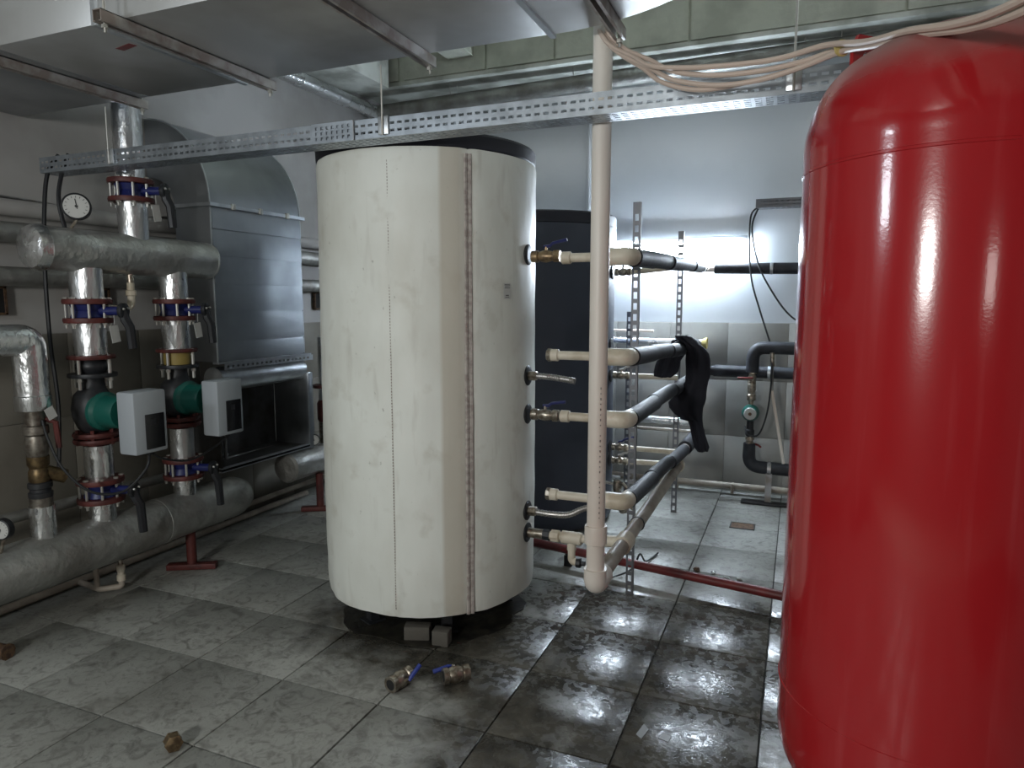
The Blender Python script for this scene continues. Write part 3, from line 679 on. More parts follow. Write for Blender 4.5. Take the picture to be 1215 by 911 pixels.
MB().lathe([(0.055, 0.0), (0.07, 0.02), (0.07, 0.06), (0.055, 0.10)], (-0.335, Yc + 0.03, 0.76), -RY, 24).build('pump_body', M['green'], cp)
MB().cyl((-0.335, Yc, 0.48), (-0.335, Yc, 1.14), 0.021, 14).build('spindle_pipe', M['nickel'], cp)
MB().lathe([(0.050, 0.0), (0.050, 0.025), (0.045, 0.03)], (-0.335, Yc - 0.06, 0.76), -RY, 24).build('dial', M['tag'], cp)
MB().lathe([(0.014, 0.0), (0.014, 0.01)], (-0.335, Yc - 0.088, 0.76), -RY, 12).build('dial_knob', M['rust'], cp)
for z, lab, la in ((1.0, 'red-levered valve above the small circulator pump', (-1, 0, 0)), (0.44, 'red-handled valve below the small circulator pump', (0.2, -1, 0))):
    t = ball_valve('ball_valve', lab, (-0.335, Yc, z + 0.0), 0.11, 0.026, la, 'redpipe', up=-RY if z > 0.8 else RX, m='nickel', axis=RZ)
# white sensor pipe
sp = thing('thin_white_pipe', 'thin white pipe slanting down from the upper black bend beside the red tank', 'pipe', (-0.19, Yc, 1.2))
MB().cyl((-0.185, Yc - 0.06, 1.27), (-0.18, Yc - 0.06, 1.16), 0.018, 12).build('connector', M['nickel'], sp)
MB().cyl((-0.18, Yc - 0.06, 1.18), (-0.175, Yc - 0.06, 0.95), 0.012, 12).build('sight_tube', M['steel'], sp)
MB().cyl((-0.175, Yc - 0.06, 0.96), (-0.06, Yc - 0.06, 0.36), 0.013, 12).build('lower_tube', M['white_pvc'], sp)
# support post under the loop
po = thing('pipe_support', 'grey steel post with base plate holding the black bend near the floor', 'support', (-0.17, 6.0, 0))
MB().box((-0.17, 6.02, 0.13), (0.05, 0.02, 0.26)).build('post', M['steel'], po)
MB().box((-0.17, 6.0, 0.011), (0.42, 0.09, 0.02), bev=0.003).build('base_plate', M['iron'], po)
MB().lathe([(0.055, 0), (0.062, 0), (0.062, 0.03), (0.055, 0.03)], (-0.185, Yc, 0.292), RX, 24, cap=False).build('clamp', M['steel'], po)
# small wall tray and its cables
def tray(label, x0, x1, y, z, h, wd, side_rows, bot_rows, pitch=0.03, m='tray'):
    t = thing('cable_tray', label, 'cable tray', (x0, y, z))
    us = [0]; u = 0.012
    while u + 0.03 < x1 - x0: us += [u, u + pitch * 0.62]; u += pitch
    us += [x1 - x0]
    def br(n, tot, hs):
        v = [0]; gap = (tot - n * hs) / (n + 1)
        for i in range(n): v += [gap + i * (gap + hs), gap + i * (gap + hs) + hs]
        return v + [tot]
    MB().perf((x0, y, z), RX, RZ, us, br(side_rows, h, 0.0105)).build('side_panel', M[m], t, thick=0.0015)
    MB().perf((x0, y + wd, z), RX, RZ, us, br(side_rows, h, 0.0105)).build('side_panel', M[m], t, thick=0.0015)
    us2 = [0]; u = 0.02
    while u + 0.03 < x1 - x0: us2 += [u, u + pitch * 0.66]; u += pitch
    us2 += [x1 - x0]
    MB().perf((x0, y, z), RX, RY, us2, br(bot_rows, wd, 0.009)).build('bottom_panel', M[m], t, thick=0.0015)
    MB().box(((x0 + x1) / 2, y + 0.004, z + h), (x1 - x0, 0.012, 0.003)).build('lip', M[m], t)
    MB().box(((x0 + x1) / 2, y + wd - 0.004, z + h), (x1 - x0, 0.012, 0.003)).build('lip', M[m], t)
    return t
tray('short perforated tray on the back wall beside the red tank', -0.37, 1.5, 6.20, 2.455, 0.07, 0.12, 2, 4, pitch=0.045, m='strut')
tag(MB().tube(smooth_path([(-0.36, 6.22, 2.46), (-0.405, 6.18, 2.38), (-0.40, 6.12, 2.1), (-0.37, 6.10, 1.85), (-0.30, 6.08, 1.62), (-0.21, 6.05, 1.36)]), 0.0075, 8).build('cable', M['rubber']), 'black cable hanging from the short wall tray to the upper black bend', 'cable')
tag(MB().tube(smooth_path([(-0.35, 6.24, 2.46), (-0.395, 6.24, 2.30), (-0.33, 6.12, 2.0), (-0.20, 6.08, 1.75), (-0.05, 6.05, 1.56), (0.15, 6.05, 1.45)]), 0.0075, 8).build('cable', M['rubber']), 'black cable from the short wall tray swinging right behind the red tank', 'cable')
tag(MB().tube(smooth_path([(-0.37, 5.97, 0.66), (-0.35, 5.93, 0.60), (-0.26, 5.95, 0.60), (-0.20, 5.98, 0.80), (-0.18, 5.98, 1.1), (-0.19, 6.0, 1.27)]), 0.007, 8).build('cable', M['rubber']), 'thin black cable looping from the small circulator pump up to the bend', 'cable')

# red pipe across the floor
rp = thing('red_floor_pipe', 'dark red steel pipe lying across the floor tiles behind the white tank', 'pipe', (-1.7, 4.17, 0.1))
MB().cyl((-1.62, 4.155, 0.10), (1.1, 3.68, 0.10), 0.027, 18).build('pipe', M['redpipe'], rp)
for f in (0.12, 0.93):
    p = V(-1.62, 4.155, 0).lerp(V(1.1, 3.68, 0), f); MB().box((p.x, p.y, 0.036), (0.05, 0.06, 0.070)).build('support', M['iron'], rp)

# ------------------------------------------------------------------ garment draped over the second pipe
yj = 4.86
def pxj(cx_, cy_, yy=yj):      # crop pixel -> point on the garment's own vertical plane
    px = 760 + cx_ / 5.69; py = 385 + cy_ / 5.69
    d = Vector((math.sin(YAW) * math.cos(PITCH), math.cos(YAW) * math.cos(PITCH), -math.sin(PITCH)))
    r = Vector((math.cos(YAW), -math.sin(YAW), 0)); u = r.cross(d)
    v = d + r * ((px - 607.5) / F_PX) - u * ((py - 455.5) / F_PX)
    return Vector((0, 0, CAM_H)) + v * (yy / v.y)
gt = thing('black_garment', 'black garment with a sleeve hanging from the insulated pipe', 'clothing', (-0.70, yj, 1.40))
R_ = [(75, 232, 320), (88, 240, 345), (110, 262, 375), (135, 300, 395), (160, 316, 428), (200, 308, 458), (240, 304, 468), (290, 306, 471), (350, 306, 468), (385, 302, 455), (420, 282, 448), (460, 250, 442), (500, 208, 440), (525, 190, 434), (560, 196, 420), (600, 228, 415), (635, 270, 414), (650, 322, 414), (690, 336, 418), (740, 345, 430), (790, 354, 447), (830, 364, 461), (858, 385, 452)]
rows = []
N_ = 22
for (cy_, l, r) in R_:
    row = []
    for j in range(N_ + 1):
        f = j / N_; p = pxj(l + (r - l) * f, cy_)
        fold = 0.009 * math.sin(f * 9 + cy_ * 0.012) + 0.012 * noise.noise(V(f * 3, cy_ * 0.012, 1)) + 0.006 * math.sin(f * 17 - cy_ * 0.01)
        edge = min(f, 1 - f) * 2
        p.y -= fold * (0.4 + edge) + 0.03 * math.sqrt(max(edge, 0)) - 0.01
        row.append(p)
    rows.append(row)
MB().grid(rows).build('front_drape', M['cloth'], gt, thick=0.008, ang=80)
rows = []
for (cy_, l, r) in ((100, 215, 330), (150, 200, 320), (200, 160, 300), (245, 112, 268), (280, 100, 264), (320, 92, 250), (347, 92, 215), (356, 140, 200)):
    rows.append([pxj(l + (r - l) * j / 12, cy_, yj + 0.16) + V(0, -0.012 * math.sin(j * 1.3) * 1.0, 0) for j in range(13)])
MB().grid(rows).build('back_drape', M['cloth'], gt, thick=0.008, ang=80)
# the fold over the pipe
zt = 1.356
rows = []
for i in range(13):
    a = math.radians(-100 + i * 200 / 12)
    row = []
    for j in range(9):
        y = yj - 0.02 + j * 0.022; rr = 0.056 + 0.004 * math.sin(j * 2.2 + i)
        row.append(V(XP + 0.01 + rr * math.sin(a), y, zt + rr * math.cos(a)))
    rows.append(row)
MB().grid(rows).build('shoulder_fold', M['cloth'], gt, thick=0.006, ang=80)
# ------------------------------------------------------------------ red vessel
CR = Vector((0.345, 2.10, 0)); RR = 0.352
rv = thing('pressure_vessel', 'large glossy red cylindrical pressure vessel at the right edge', 'tank', CR)
prof = [(0.10, 0.27), (0.22, 0.295), (0.285, 0.325), (0.308, 0.346), (0.322, 0.366), (0.334, 0.388), (0.343, 0.415), (0.349, 0.445), (0.3515, 0.475), (RR, 0.51), (RR, 0.66), (RR, 1.0), (RR, 1.5), (RR, 1.95), (RR, 2.05)]
kn = [(RR, 2.05), (0.353, 2.09), (0.347, 2.13), (0.327, 2.195), (0.295, 2.25), (0.246, 2.293), (0.15, 2.338), (0.05, 2.357), (0.01, 2.358)]
for k in range(len(kn) - 1):
    p0 = kn[max(k - 1, 0)]; p1 = kn[k]; p2 = kn[k + 1]; p3 = kn[min(k + 2, len(kn) - 1)]
    for j in range(1, 4):
        t_ = j / 3
        prof.append(tuple(0.5 * (2 * b + (-a + c) * t_ + (2 * a - 5 * b + 4 * c - d) * t_ ** 2 + (-a + 3 * b - 3 * c + d) * t_ ** 3) for a, b, c, d in zip(p0, p1, p2, p3)))
MB().lathe([(0.302, 0.004), (0.304, 0.01), (0.304, 0.345), (0.300, 0.348)], CR, RZ, 96).build('skirt', M['red'], rv)
MB().lathe(prof, CR, seg=128).build('shell', M['red'], rv, ang=60)
for z in (0.605, 2.02):
    MB().lathe([(RR - 0.002, -0.006), (RR + 0.0022, -0.003), (RR + 0.0022, 0.003), (RR - 0.002, 0.006)], CR + V(0, 0, z), RZ, 128, cap=False).build('weld_seam', M['red'], rv)
# lifting lug
def lug(ang):
    p = CR + V(math.cos(ang) * 0.285, math.sin(ang) * 0.285, 2.20); T = V(-math.sin(ang), math.cos(ang), 0); out = []
    m = MB(); outer = [(-0.055, 0), (-0.055, 0.20), (-0.035, 0.235), (0.035, 0.235), (0.055, 0.20), (0.055, 0)]
    inner = [(-0.02, 0.145), (-0.02, 0.175), (-0.012, 0.19), (0.012, 0.19), (0.02, 0.175), (0.02, 0.145)]
    n = 6
    nrm = V(math.cos(ang), math.sin(ang), 0) * 0.006
    for sgn in (-1, 1):
        o_ = [m.b.verts.new(p + T * a + RZ * b + nrm * sgn) for a, b in outer]; i_ = [m.b.verts.new(p + T * a + RZ * b + nrm * sgn) for a, b in inner]
        for k in range(n): m.b.faces.new((o_[k], o_[(k + 1) % n], i_[(k + 1) % n], i_[k]))
        out.append((o_, i_))
    for w_ in (0, 1):
        A, B = out[0][w_], out[1][w_]
        for k in range(n): m.b.faces.new((A[k], A[(k + 1) % n], B[(k + 1) % n], B[k]))
    m.build('lifting_lug', M['red_plain'], rv)
lug(2.35)

# ------------------------------------------------------------------ left plant: header, columns, collector
XH = -3.50
def foil_pipe(t, a, b, r, m='foil', name='pipe', seg=28, amp=0.02, step=0.03):
    a = Vector(a); b = Vector(b); n = max(3, int((b - a).length / step)); path = [a.lerp(b, i / n) for i in range(n + 1)]
    return MB().tube(path, [r * (1 + amp * noise.noise(p * 9 + V(3, 1, 2))) for p in path], seg).build(name, M[m], t)
hd = thing('upper_header', 'fat foil-wrapped header pipe above the two pumps', 'header pipe', (XH, 2.85, 1.945))
m_ = MB()
n = 44; path = [V(XH, 2.31 + 1.08 * i / n, 1.952 - 0.012 * i / n) for i in range(n + 1)]
rr = [0.112 * (1 + 0.03 * noise.noise(p * 7)) for p in path]
m_.tube(path, rr, 36).build('body', M['foil_dull'], hd)
MB().lathe([(0.118, 0.0), (0.114, 0.02), (0.10, 0.045), (0.055, 0.062), (0.004, 0.066)], (XH, 2.325, 1.952), -RY, 28, fn=lambda t, h, r: 0.006 * noise.noise(V(math.cos(t) * 3, math.sin(t) * 3, h * 20))).build('end_cap', M['foil'], hd)
MB().lathe([(0.114, 0.0), (0.110, 0.015), (0.09, 0.03), (0.004, 0.035)], (XH, 3.375, 1.94), RY, 28).build('end_cap', M['foil_dull'], hd)
for y in (2.56, 3.115):
    foil_pipe(hd, (XH, y, 1.69), (XH, y, 1.86), 0.080, 'foil', 'stub')
foil_pipe(hd, (XH, 2.867, 2.02), (XH, 2.867, 2.235), 0.078, 'foil', 'stub')

def butterfly(label, p, h=0.124, ang=0.35, lever_len=0.20, tagz=True, tr=0.0):
    p = Vector(p); t = thing('butterfly_valve', label, 'valve', p, 'red flanged butterfly valves'); hh = h / 2
    for s in (-1, 1):
        MB().lathe([(0.075, -0.015), (0.116, -0.013), (0.119, 0), (0.116, 0.013), (0.085, 0.015)], p + V(0, 0, s * (hh - 0.012)), RZ, 32).build('flange', M['flange'], t)
    MB().lathe([(0.078, -hh + 0.02), (0.084, -hh + 0.03), (0.070, 0), (0.084, hh - 0.03), (0.078, hh - 0.02)], p, RZ, 28).build('disc_body', M['blue'], t)
    for k in range(8):
        a = 2 * pi * k / 8 + 0.2; q = p + V(math.cos(a) * 0.100, math.sin(a) * 0.100, 0)
        MB().cyl(q - V(0, 0, hh + 0.028), q + V(0, 0, hh + 0.004), 0.0075, 8).lathe([(0.013, 0), (0.013, 0.010)], q + V(0, 0, hh), RZ, 6).lathe([(0.013, 0), (0.013, 0.010)], q - V(0, 0, hh + 0.010), RZ, 6).build('bolt', M['bolt'], t)
    d = V(math.cos(ang), math.sin(ang), 0); s_ = V(-d.y, d.x, 0)
    MB().cyl(p + d * 0.07, p + d * 0.175, 0.024, 14).build('neck', M['blue'], t)
    e = p + d * 0.18
    MB().lathe([(0.040, 0), (0.042, 0.006), (0.042, 0.022), (0.036, 0.026)], e, d, 20).build('head', M['black'], t)
    for k in range(3):
        a = 0.6 + k * 2.1; MB().lathe([(0.007, 0), (0.006, 0.008)], e + d * 0.026 + s_ * math.cos(a) * 0.024 + RZ * math.sin(a) * 0.024, d, 8).build('screw', M['bolt'], t)
    L = lever_len
    MB().tube([e + d * 0.012, e + d * 0.02 + V(0, 0, -0.045), e + d * 0.035 + V(0, 0, -0.085) + s_ * 0.012, e + d * 0.04 + V(0, 0, -L) + s_ * 0.018], [0.022, 0.025, 0.024, 0.022], 8).box(e + d * 0.052 + s_ * 0.016 + V(0, 0, -L + 0.05), (0.012, 0.014, 0.10)).build('lever', M['black'], t)
    if tagz:
        q = p + d * 0.125 + V(0.02, 0, -hh - 0.03)
        MB().cyl(q + V(0, 0, 0.09), q + V(0, 0, 0.02), 0.0015, 6).build('tag_string', M['tag'], t)
        MB().box(q - V(0, 0, 0.03), (0.045, 0.045, 0.085) if 0 else (0.003, 0.05, 0.09), rot=Matrix.Rotation(0.15, 3, 'X')).build('paper_tag', M['tag'], t)
    return t
def connector(label, p, h=0.12, yellow=False):
    p = Vector(p); t = thing('flexible_joint', label, 'pipe joint', p); hh = h / 2
    MB().lathe([(0.07, -0.012), (0.114, -0.010), (0.118, 0), (0.114, 0.010), (0.08, 0.012)], p + V(0, 0, hh - 0.012), RZ, 32).build('flange', M['flange'], t)
    MB().lathe([(0.07, -0.012), (0.118, -0.010), (0.120, 0), (0.118, 0.010), (0.08, 0.012)], p + V(0, 0, -hh + 0.012), RZ, 32).build('lower_flange', M['iron'], t)
    if yellow: MB().lathe([(0.075, -hh + 0.02), (0.078, 0), (0.075, hh - 0.02)], p, RZ, 28).build('spacer', M['spacer'], t)
    else: MB().lathe([(0.060, -hh + 0.02), (0.078, -0.01), (0.078, 0.01), (0.060, hh - 0.02)], p, RZ, 28).build('rubber_bellow', M['black'], t)
    for k in range(4):
        a = 2 * pi * k / 4 + 0.3; q = p + V(math.cos(a) * 0.100, math.sin(a) * 0.100, 0)
        MB().cyl(q - V(0, 0, hh + 0.06), q + V(0, 0, hh), 0.009, 8).lathe([(0.014, 0), (0.014, 0.016)], q - V(0, 0, hh + 0.018), RZ, 6).build('bolt', M['bolt'], t)
    return t
def pump(label, y):
    c = V(XH, y, 1.10); t = thing('inline_pump', label, 'pump', (XH, y, 0.912), 'inline heating pumps')
    MB().lathe([(0.045, -0.15), (0.050, -0.12), (0.068, -0.09), (0.090, -0.03), (0.094, 0.02), (0.080, 0.09), (0.058, 0.125), (0.052, 0.16), (0.055, 0.185)], c, RZ, 28, fn=lambda a, h, r: 0.022 * max(0, -math.sin(a)) * (1 if abs(h) < 0.1 else 0.3)).build('volute', M['iron'], t)
    MB().lathe([(0.112, -0.012), (0.117, 0), (0.112, 0.012)], V(XH, y, 0.972), RZ, 28).lathe([(0.112, -0.012), (0.117, 0), (0.112, 0.012)], V(XH, y, 0.938), RZ, 28).lathe([(0.05, 0), (0.06, 0.022)], V(XH, y, 0.91), RZ, 20).build('flange', M['flange'], t)
    for k in range(6):
        a = 2 * pi * k / 6 + 0.2; q = V(XH + math.cos(a) * 0.094, y + math.sin(a) * 0.094, 0.918)
        MB().cyl(q, q + V(0, 0, 0.085), 0.010, 6).build('bolt', M['flange'], t)
    MB().lathe([(0.098, 0), (0.104, 0.006), (0.104, 0.03), (0.088, 0.045), (0.086, 0.15), (0.080, 0.165)], c + V(0.055, 0, 0), RX, 28).build('motor', M['green'], t)
    b = MB().box((XH + 0.31, y + 0.035, 1.055), (0.125, 0.20, 0.33), bev=0.012).build('controller_box', M['box'], t)
    ch = MB().box((XH + 0.375, y + 0.055, 1.005), (0.006, 0.115, 0.185), bev=0.002).build('display_panel', M['glass_dark'], None); ch.parent = b
    ch = MB().box((XH + 0.379, y + 0.045, 1.055), (0.003, 0.03, 0.03)).build('screen', M['iron'], None); ch.parent = b
    ch = MB().cyl((XH + 0.32, y + 0.055, 0.90), (XH + 0.32, y + 0.055, 0.872), 0.016, 10).build('cable_gland', M['black'], None); ch.parent = b
    return t
pump('green-motored pump on the left column below the bellows joint', 2.56)
pump('green-motored pump on the right column under the yellow spacer', 3.115)
for i, (y, side) in enumerate(((2.56, 'left'), (3.115, 'right'))):
    butterfly('butterfly valve just under the header on the %s pump column' % side, (XH, y, 1.635), tagz=True)
    butterfly('butterfly valve just above the lower collector on the %s pump column' % side, (XH, y, 0.662), h=0.128, tagz=False, lever_len=0.24, ang=0.30)
    for z0, z1, lab in ((1.573, 1.402, 'short foil-wrapped pipe between upper valve and joint, %s column' % side), (0.911, 0.726, 'short foil-wrapped pipe between pump and lower valve, %s column' % side)):
        o = foil_pipe(None, (XH, y, z0), (XH, y, z1), 0.080 if z0 > 1 else 0.070, 'foil', 'foil_pipe'); tag(o, lab, 'pipe')
butterfly('butterfly valve on the riser standing on top of the header', (XH, 2.867, 2.30), h=0.125, tagz=True)
rs = foil_pipe(None, (XH, 2.867, 2.362), (XH, 2.867, 4.14), 0.076, 'foil', 'foil_riser'); tag(rs, 'foil-wrapped riser pipe going up behind the cable tray at left', 'pipe')
connector('black bellows joint above the left pump', (XH, 2.56, 1.342))
connector('joint with yellow spacer ring above the right pump', (XH, 3.115, 1.342), yellow=True)

co = thing('lower_collector', 'long dusty foil-wrapped collector pipe near the floor at left', 'header pipe', (XH, 2.4, 0.35))
n = 90; path = [V(XH, 0.6 + 2.99 * i / n, 0.372) for i in range(n + 1)]
MB().tube(path, [0.136 * (1 + 0.025 * noise.noise(p * 5)) * (1.0 if i < n - 3 else (1 - 0.05 * (i - n + 3) ** 1.5)) for i, p in enumerate(path)], 40).build('body', M['foil_low'], co)
for y in (2.56, 3.115): foil_pipe(co, (XH, y, 0.42), (XH, y, 0.603), 0.068, 'foil', 'stub')
foil_pipe(co, (XH, 2.237, 0.42), (XH, 2.237, 0.66), 0.058, 'foil', 'stub')
for y in (1.1, 1.75, 2.9):
    MB().lathe([(0.137, -0.004), (0.1395, -0.002), (0.1395, 0.03), (0.137, 0.032)], (XH, y, 0.372), RY, 40, cap=False).build('tape_band', M['foil_low'], co)
def stand(label, x, y, top):
    t = thing('pipe_stand', label, 'stand', (x, y, 0), 'red pipe stands')
    MB().cyl((x, y, 0.02), (x, y, top), 0.030, 14).build('post', M['flange'], t)
    MB().box((x, y, 0.018), (0.30, 0.06, 0.036), rot=Matrix.Rotation(0.5, 3, 'Z'), bev=0.004).build('base', M['flange'], t)
stand('red pipe stand under the right end of the long collector', XH + 0.01, 3.13, 0.25)
stand('red pipe stand under the short collector next to the white tank', -3.52, 4.45, 0.31)
c2 = thing('short_collector', 'short foil-wrapped collector stub beside the white tank with round end', 'header pipe', (-3.55, 4.8, 0.42))
foil_pipe(c2, (-3.55, 4.10, 0.425), (-3.55, 5.9, 0.425), 0.112, 'foil_dull', 'body')
MB().lathe([(0.115, 0), (0.10, 0.02), (0.01, 0.03)], (-3.55, 4.105, 0.425), -RY, 28).build('end_cap', M['foil_low'], c2)
c3 = thing('foil_column', 'foil-wrapped vertical column with red flange half hidden by the white tank', 'pipe', (-3.55, 4.60, 0.5))
foil_pipe(c3, (-3.55, 4.60, 0.52), (-3.55, 4.60, 0.72), 0.06, 'nickel', 'lower_pipe')
MB().lathe([(0.055, 0), (0.07, 0.03), (0.07, 0.16), (0.05, 0.2)], (-3.55, 4.60, 0.70), RZ, 16).build('strainer', M['flange'], c3)
foil_pipe(c3, (-3.55, 4.60, 0.88), (-3.55, 4.60, 1.40), 0.055, 'foil', 'upper_pipe')
MB().lathe([(0.06, -0.015), (0.10, -0.012), (0.10, 0.012), (0.06, 0.015)], (-3.55, 4.60, 1.0), RZ, 24).build('flange', M['flange'], c3)

def gauge(label, c, nrm, r=0.062, name='pressure_gauge', stem=None):
    c = Vector(c); nrm = Vector(nrm).normalized(); t = thing(name, label, 'gauge', c)
    MB().lathe([(r * 0.9, -0.035), (r, -0.03), (r, 0.0), (r * 0.9, 0.004), (r * 0.88, -0.002), (0.001, -0.002)], c, nrm, 36).build('case', M['black'], t)
    MB().lathe([(r * 0.87, 0.0), (r * 0.86, 0.001)], c - nrm * 0.0005, nrm, 36).build('dial', M['tag'], t)
    s = (RZ.cross(nrm)).normalized(); up = nrm.cross(s)
    B = Matrix((s, up, nrm)).transposed()
    tk_ = MB()
    for k in range(13):
        a = math.radians(-45 + k * 22.5); q = c + nrm * 0.0018 + (s * math.cos(a) + up * math.sin(a)) * r * 0.70
        tk_.box(q, (r * 0.14, r * 0.035, 0.0008), rot=B @ Matrix.Rotation(a, 3, 'Z'))
    tk_.build('dial_marks', M['black'], t)
    MB().box(c + nrm * 0.003 + up * r * 0.18, (r * 0.06, r * 0.75, 0.001), rot=B @ Matrix.Rotation(0.15, 3, 'Z')).lathe([(r * 0.1, 0), (r * 0.1, 0.004)], c, nrm, 12).build('needle', M['black'], t)
    if stem is not None: MB().tube([c - nrm * 0.02 - RZ * r * 0.9, Vector(stem)], 0.008, 8).build('stem', M['nickel'], t)
    return t
gauge('round pressure gauge with black rim above the header end', (-3.45, 2.50, 2.17), (0.75, -0.66, 0.05), 0.068, stem=(XH, 2.49, 2.05))
gauge('small round gauge on the short collector beside the white tank', (-3.49, 4.36, 0.60), (0.6, -0.8, 0), 0.045, stem=(-3.52, 4.38, 0.53))
gauge('round gauge cut by the left picture edge above the collector', (-3.42, 1.985, 0.62), (0.3, -0.95, 0), 0.05, stem=(-3.46, 2.0, 0.49))

# small white drain elbow under the header
o = thing('drain_elbow', 'small cream plastic elbow hanging under the header between the columns', 'fitting', (XH, 2.83, 1.75))
MB().lathe([(0.018, 0), (0.018, 0.05)], (XH, 2.825, 1.79), RZ, 12).build('nipple', M['nickel'], o)
MB().lathe([(0.022, 0), (0.028, 0.004), (0.028, 0.03), (0.022, 0.034)], (XH, 2.825, 1.715), RZ, 14).tube(round_path([(XH, 2.825, 1.79), (XH, 2.825, 1.645), (XH, 2.66, 1.645)], 0.05), 0.020, 14).build('elbow', M['ppr'], o)

# foil elbow riser at the left edge with fittings
le = thing('foil_elbow_pipe', 'foil-wrapped elbow pipe coming in from the left picture edge', 'pipe', (XH, 2.237, 1.2))
pth = round_path([(XH, 1.0, 1.50), (XH, 2.237, 1.50), (XH, 2.237, 1.18)], 0.05, 5)
MB().tube(pth, [0.076] * len(pth), 28).build('elbow', M['foil'], le)
MB().lathe([(0.079, 0), (0.080, 0.002), (0.080, 0.07), (0.076, 0.075)], (XH, 2.237, 1.15), RZ, 28).build('collar', M['foil'], le)
MB().box((-3.41, 2.26, 1.135), (0.003, 0.045, 0.06), rot=Matrix.Rotation(0.4, 3, 'X')).build('paper_tag', M['tag'], le)
st = thing('valve_stack', 'stack of union, valve and brass strainer at far left above the collector', 'valve', (XH, 2.237, 0.9))
MB().lathe([(0.048, 0), (0.058, 0.01), (0.058, 0.05), (0.046, 0.055), (0.046, 0.10), (0.05, 0.13)], (XH, 2.237, 1.02), RZ, 14).build('union', M['steel_dark'], st)
MB().lathe([(0.045, 0), (0.048, 0.01), (0.056, 0.06), (0.045, 0.11)], (XH, 2.237, 0.915), RZ, 16).build('valve_body', M['steel_dark'], st)
MB().tube([(XH + 0.03, 2.27, 1.1), (XH + 0.06, 2.30, 1.08), (XH + 0.065, 2.305, 0.95)], 0.014, 8).build('red_lever', M['flange'], st)
MB().lathe([(0.04, 0), (0.048, 0.02), (0.048, 0.06), (0.04, 0.08), (0.05, 0.10), (0.05, 0.14)], (XH, 2.237, 0.775), RZ, 16).cyl((XH, 2.24, 0.84), (XH + 0.035, 2.345, 0.79), 0.036, 14).build('strainer', M['brass_dark'], st)
MB().lathe([(0.05, 0), (0.054, 0.01), (0.054, 0.03), (0.047, 0.035), (0.047, 0.05), (0.054, 0.055), (0.054, 0.08), (0.045, 0.085)], (XH, 2.237, 0.70), RZ, 18).build('black_union', M['iron'], st)
MB().lathe([(0.05, 0), (0.052, 0.09)], (XH, 2.237, 0.62), RZ, 18).build('lower_nipple', M['steel_dark'], st)

# pipes along the left wall
for (z, r, m, lab) in ((2.185, 0.045, 'plaster_l', 'pale painted trunk pipe, highest of the runs on the left wall'), (2.055, 0.055, 'foil_low', 'dark foil-clad pipe along the left wall behind the header'), (1.82, 0.052, 'foil_low', 'dark foil-clad pipe along the left wall just below header height')):
    clad(lab, (-3.93, 0.8, z), (-3.93, 6.1, z + (0.0)), r, m)
clad('slim grey pipe running along behind the lower valves', (-3.74, 0.8, 0.585), (-3.74, 5.2, 0.53), 0.030, 'foil_low')
tag(MB().tube(smooth_path([(-4.03, 1.0, 2.27), (-4.03, 2.6, 2.25), (-4.03, 3.1, 2.21), (-4.02, 3.6, 2.26)]), 0.008, 8).build('conduit', M['steel']), 'thin sagging conduit on the left wall behind the gauge', 'conduit')
f1 = clad('outer cream pipe along the floor under the collector', (-3.90, 0.8, 0.030), (-3.90, 4.75, 0.030), 0.022, 'ppr_old', name='floor_pipe')
f2 = clad('inner cream pipe along the floor by the left wall', (-3.96, 0.8, 0.090), (-3.96, 6.0, 0.090), 0.022, 'ppr_old', name='floor_pipe')
for y in (1.9, 3.9): MB().box((-3.955, y, 0.06), (0.05, 0.03, 0.115)).build('clip', M['iron'], f2)
o = thing('drain_branch', 'small cream U-shaped drain branch under the collector', 'pipe', (-3.66, 2.66, 0.03))
MB().tube(round_path([(-3.87, 2.66, 0.03), (-3.68, 2.64, 0.026), (-3.60, 2.72, 0.026), (-3.60, 2.72, 0.10)], 0.02), 0.017, 12).build('pipe', M['ppr_old'], o)
MB().cyl((-3.70, 2.64, 0.03), (-3.70, 2.64, 0.21), 0.015, 12).build('standpipe', M['ppr_old'], o)
MB().lathe([(0.017, 0), (0.024, 0.004), (0.024, 0.035), (0.019, 0.04), (0.019, 0.06), (0.024, 0.065), (0.024, 0.095), (0.018, 0.1)], (-3.60, 2.72, 0.06), RZ, 12).build('coupling', M['ppr'], o)
MB().cyl((-3.60, 2.72, 0.15), (-3.60, 2.72, 0.24), 0.013, 10).build('nipple', M['nickel'], o)

# cables on the left
def cable(label, pts, r=0.010, m='rubber'):
    tag(MB().tube(smooth_path(pts, 10), r, 8).build('cable', M[m]), label, 'cable')
cable('left black cable dropping from the tray end behind the header cap', [(-3.78, 2.66, 2.48), (-3.80, 2.60, 2.36), (-3.78, 2.55, 2.1), (-3.76, 2.52, 1.8), (-3.76, 2.52, 1.45), (-3.75, 2.53, 1.1), (-3.75, 2.5, 0.7)], 0.011)
cable('right black cable dropping from the tray end past the gauge', [(-3.70, 2.66, 2.48), (-3.73, 2.63, 2.36), (-3.72, 2.60, 2.2), (-3.70, 2.64, 1.95), (-3.68, 2.66, 1.7), (-3.66, 2.68, 1.55)], 0.011)
cable('black cable drooping from the left pump box to the far-left valve stack', [(XH + 0.32, 2.615, 0.875), (XH + 0.33, 2.58, 0.80), (XH + 0.28, 2.48, 0.70), (XH + 0.2, 2.36, 0.72), (XH + 0.12, 2.28, 0.85), (XH + 0.07, 2.25, 1.0), (XH + 0.05, 2.24, 1.10)], 0.007)
cable('thin black cable from the left pump box to the right pump box', [(XH + 0.33, 2.63, 0.875), (XH + 0.33, 2.70, 0.83), (XH + 0.30, 2.90, 0.78), (XH + 0.3, 3.08, 0.82), (XH + 0.32, 3.17, 0.875)], 0.006)
